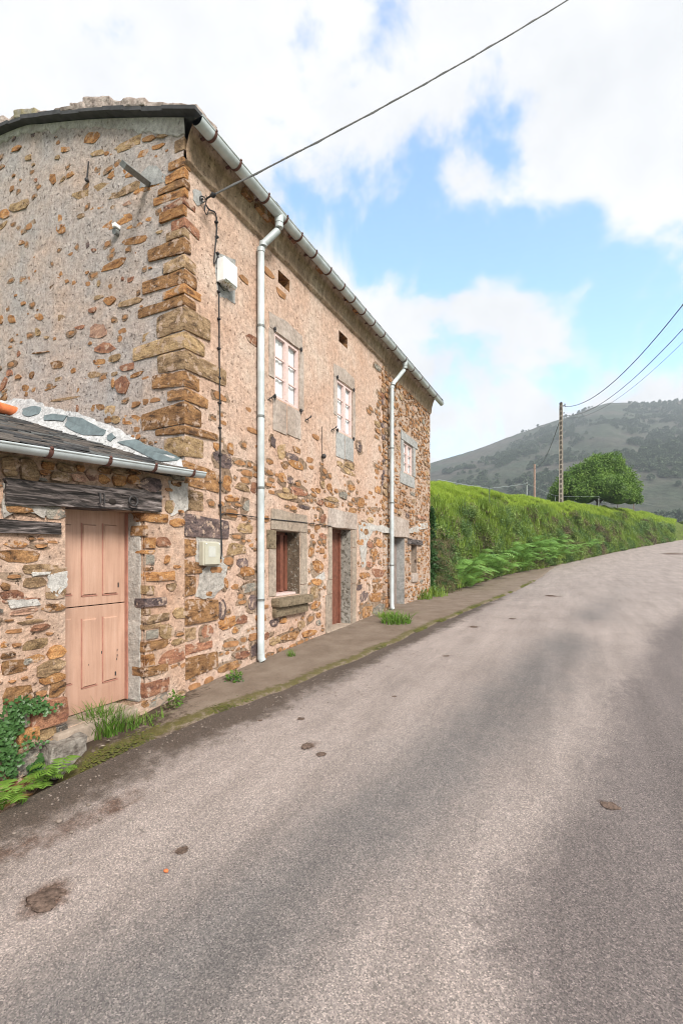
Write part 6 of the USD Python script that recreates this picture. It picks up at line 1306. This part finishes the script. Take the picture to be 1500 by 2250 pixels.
# moss cushions along the edge of the road
MO = [TM(trimesh.creation.icosphere(1).vertices * [1, 1, .45] * (1 + .3 * (noise(trimesh.creation.icosphere(1).vertices * 3, s)[:, None] - .5)), trimesh.creation.icosphere(1).faces) for s in range(3)]
n = 12000; y_ = -3.4 + (YM1 - 2.5) * R3.uniform(0, 1, n) ** 1.35; x_ = MX(y_) - .03 - np.abs(R3.normal(0, .085, n)) * (1 + .9 * (y_ < -.3)); k = fbm(np.stack([x_ * 2.4, y_ * 1.7, x_ * 0], -1), 4, 91) + R3.normal(0, .03, n); m_ = k > .53
mp = np.stack([x_[m_], y_[m_], [apz(a, b) - .006 - .028 * float(sst(a, MX(b) - .12, MX(b))) for a, b in zip(x_[m_], y_[m_])]], -1)
inst('moss', [(g, MOSS) for g in MO], mp, R3.uniform(0, 6.28, m_.sum()), R3.uniform(.005, .013, m_.sum()) * (1 + .05 * np.clip(mp[:, 1], 0, 20)), R3.integers(0, 3, m_.sum()), 'yellow-green moss cushions along the road edge', 'moss')
# loose stones and litter on the road
PB = [TM(trimesh.creation.icosphere(1).vertices * [1, .8, .55] * (1 + .5 * (noise(trimesh.creation.icosphere(1).vertices * 2, s)[:, None] - .5)), trimesh.creation.icosphere(1).faces) for s in range(3)]
n = 420; y_ = R3.uniform(-3.6, 3, n); x_ = MX(y_) + np.abs(R3.normal(0, .35, n)); pp = np.stack([x_, y_, P(y_) + .008], -1)
inst('gravel', [(g, PEB) for g in PB], pp, R3.uniform(0, 6.28, n), R3.uniform(.004, .011, n), R3.integers(0, 3, n), 'small loose gravel scattered along the left side of the road', 'gravel')
def pebble(px, py, s, lab, mt=PEB):
    g = gnd(px, py); m = PB[int(px) % 3].copy(); m.apply_scale(s); m.apply_translation((g[0], g[1], P(g[1]) + .006 + s * .3)); tag(obj('pebble', m, mt, smooth=True), lab, 'pebble')
for px, py, s, lab in ((130, 1808, .024, 'pale pebble on the road below the ditch'), (195, 1772, .018, 'orange-tinted pebble left of the dirt streak'), (158, 1832, .016, 'pale pebble in the brown dirt streak'), (220, 1803, .016, 'tan pebble at the right end of the dirt streak'), (328, 1656, .016, 'grey pebble at the moss edge'), (32, 1835, .018, 'grey pebble near the left edge of the road')): pebble(px, py, s, lab)
pebble(365, 1918, .016, 'orange stone chip alone on the grey road', TERRA)
def clod(px, py, s, lab, fl=.10):
    g = gnd(px, py); m = trimesh.creation.icosphere(3); v = np.array(m.vertices); r = np.random.default_rng(int(px)); o = r.uniform(0, 30, 3)
    k = 1 + 1.7 * (fbm(v * 1.8 + o, 4, 2) - .5)[:, None]; v = v * k * V(s, s * 1.1, s * fl); v[:, 2] += (fbm(v * 60 + o, 3, 5) - .5) * s * .12
    v += V(g[0], g[1], P(g[1]) + .004); tag(obj('mud_clod', TM(v, m.faces), DUNG, smooth=True), lab, 'mud clod')
for px, py, s, lab in ((105, 1973, .085, 'large dark dried mud patch at the lower left of the road'), (662, 1580, .036, 'round dark clod on the road below the main door'), (676, 1640, .05, 'flat brown clod in the middle of the road'), (706, 1658, .036, 'flat brown clod right of the middle one'), (400, 1871, .034, 'small reddish clod left of the dark tyre track'), (1338, 1770, .055, 'dark clod on the right-hand side of the road'), (980, 1442, .055, 'dark clod beside the road edge level with the far door'), (572, 1584, .02, 'tiny clod near the mossy edge'), (1040, 1378, .08, 'flat dark clod further up the road'), (1125, 1360, .07, 'flat dark clod near the middle of the road uphill'), (1208, 1309, .13, 'long dark clod far up the road'), (866, 1531, .03, 'small brown clod on the pale strip of the road')): clod(px, py, s, lab)
def litter(px, py, s, lab):
    g = gnd(px, py); r = np.random.default_rng(int(px)); v = leafquad(V(0, 0, 0), V(1, .4, .1), V(0, .2, 1), s, s * .6); m = TM(np.array(v), [(0, 1, 2), (0, 2, 3)]); m.apply_translation((g[0], g[1], apz(g[0], g[1]) + .03)); tag(obj('dead_leaf', m, LITTER), lab, 'dead leaf')
litter(216, 1655, .07, 'pale dead leaf below the grass tuft'); litter(148, 1678, .08, 'pinkish dead leaf above the ditch'); litter(232, 1642, .05, 'small dead leaf right of the pale one')

# woods on the far hill
wp = []
def wood(n, px0, px1, rr0, rr1, test):
    px, r = R3.uniform(px0, px1, n), R3.uniform(rr0, rr1, n); q = hill(px, r); a, b, _ = proj(q); k = test(a, b, q); wp.append(q[k])
nz = lambda q, s, f=.02: fbm(q * [f, f, 0], 3, s)
wood(7600, 900, 1600, .02, .72, lambda a, b, q: (nz(q, 51) + R3.normal(0, .035, len(a)) > .49 + .14 * sst(1090 - b, 0, 110)))
wood(1600, 1090, 1260, .3, .9, lambda a, b, q: (np.abs(b - (1000 - (a - 1110) * .42)) < 16 + 8 * nz(q, 5)) & (nz(q, 54) > .4))
wood(2600, 1380, 1640, .25, 1.0, lambda a, b, q: nz(q, 52) + R3.normal(0, .035, len(a)) > .50 - .16 * sst(a, 1400, 1500))
wood(500, 1250, 1420, .5, .95, lambda a, b, q: nz(q, 53) + R3.normal(0, .03, len(a)) > .57)
wood(900, 1370, 1720, .0, .12, lambda a, b, q: nz(q, 56) > .3)
wood(70, 1130, 1600, .99, 1.0, lambda a, b, q: (nz(q, 55, .03) > .52))
wp = np.vstack(wp); wp[:, 2] = np.maximum(wp[:, 2], np.where(wp[:, 1] < 260, 3.5, wp[:, 2]))
wp = wp[np.argsort(R3.uniform(0, 1, len(wp)))]
FT = []
for s in range(3):
    r = np.random.default_rng(s + 200); vs, fs = [], []
    for k in range(110):
        o = r.normal(0, 1, 3); o /= np.linalg.norm(o); o[2] = abs(o[2]) * 1.2 - .1; p = o * V(1.9, 1.9, 2.6) * r.uniform(.6, 1.05) + V(0, 0, 1.6); c = len(vs)
        vs += leafquad(p, o + r.normal(0, .6, 3), o, 1.3, 1.0); fs += [(c, c + 1, c + 2), (c, c + 2, c + 3)]
    FT.append(TM(vs, fs))
n = len(wp)
inst('woodland', [(g, FARTREE) for g in FT], wp, R3.uniform(0, 6.28, n), R3.uniform(.4, 1.05, n) * (1 + .5 * (R3.uniform(0, 1, n) > .93)), R3.integers(0, 3, n), 'blue-green woods in patches on the far hillside', 'woodland')

# ------------------------------------------------------------------ damp air that pales the hill
HAZE = 0.00045
hz = mat('haze', {'v': ('principled_volume', {'color': (.80, .88, .97), 'density': HAZE, 'anisotropy': .2})}, [], surface=None, volume='v.volume')
hv_ = HP.reshape(-1, 3); lo_, hi_ = V(min(-720, hv_[:, 0].min() - 20), -320, min(-13, hv_[:, 2].min() - 1)), V(max(920, hv_[:, 0].max() + 20), max(920, hv_[:, 1].max() + 15), hv_[:, 2].max() + 12)
hb = trimesh.creation.box(hi_ - lo_); hb.apply_translation((lo_ + hi_) / 2)
obj('haze', hb, hz, kind='stuff', label='thin damp haze in the air over the valley', cat='haze')
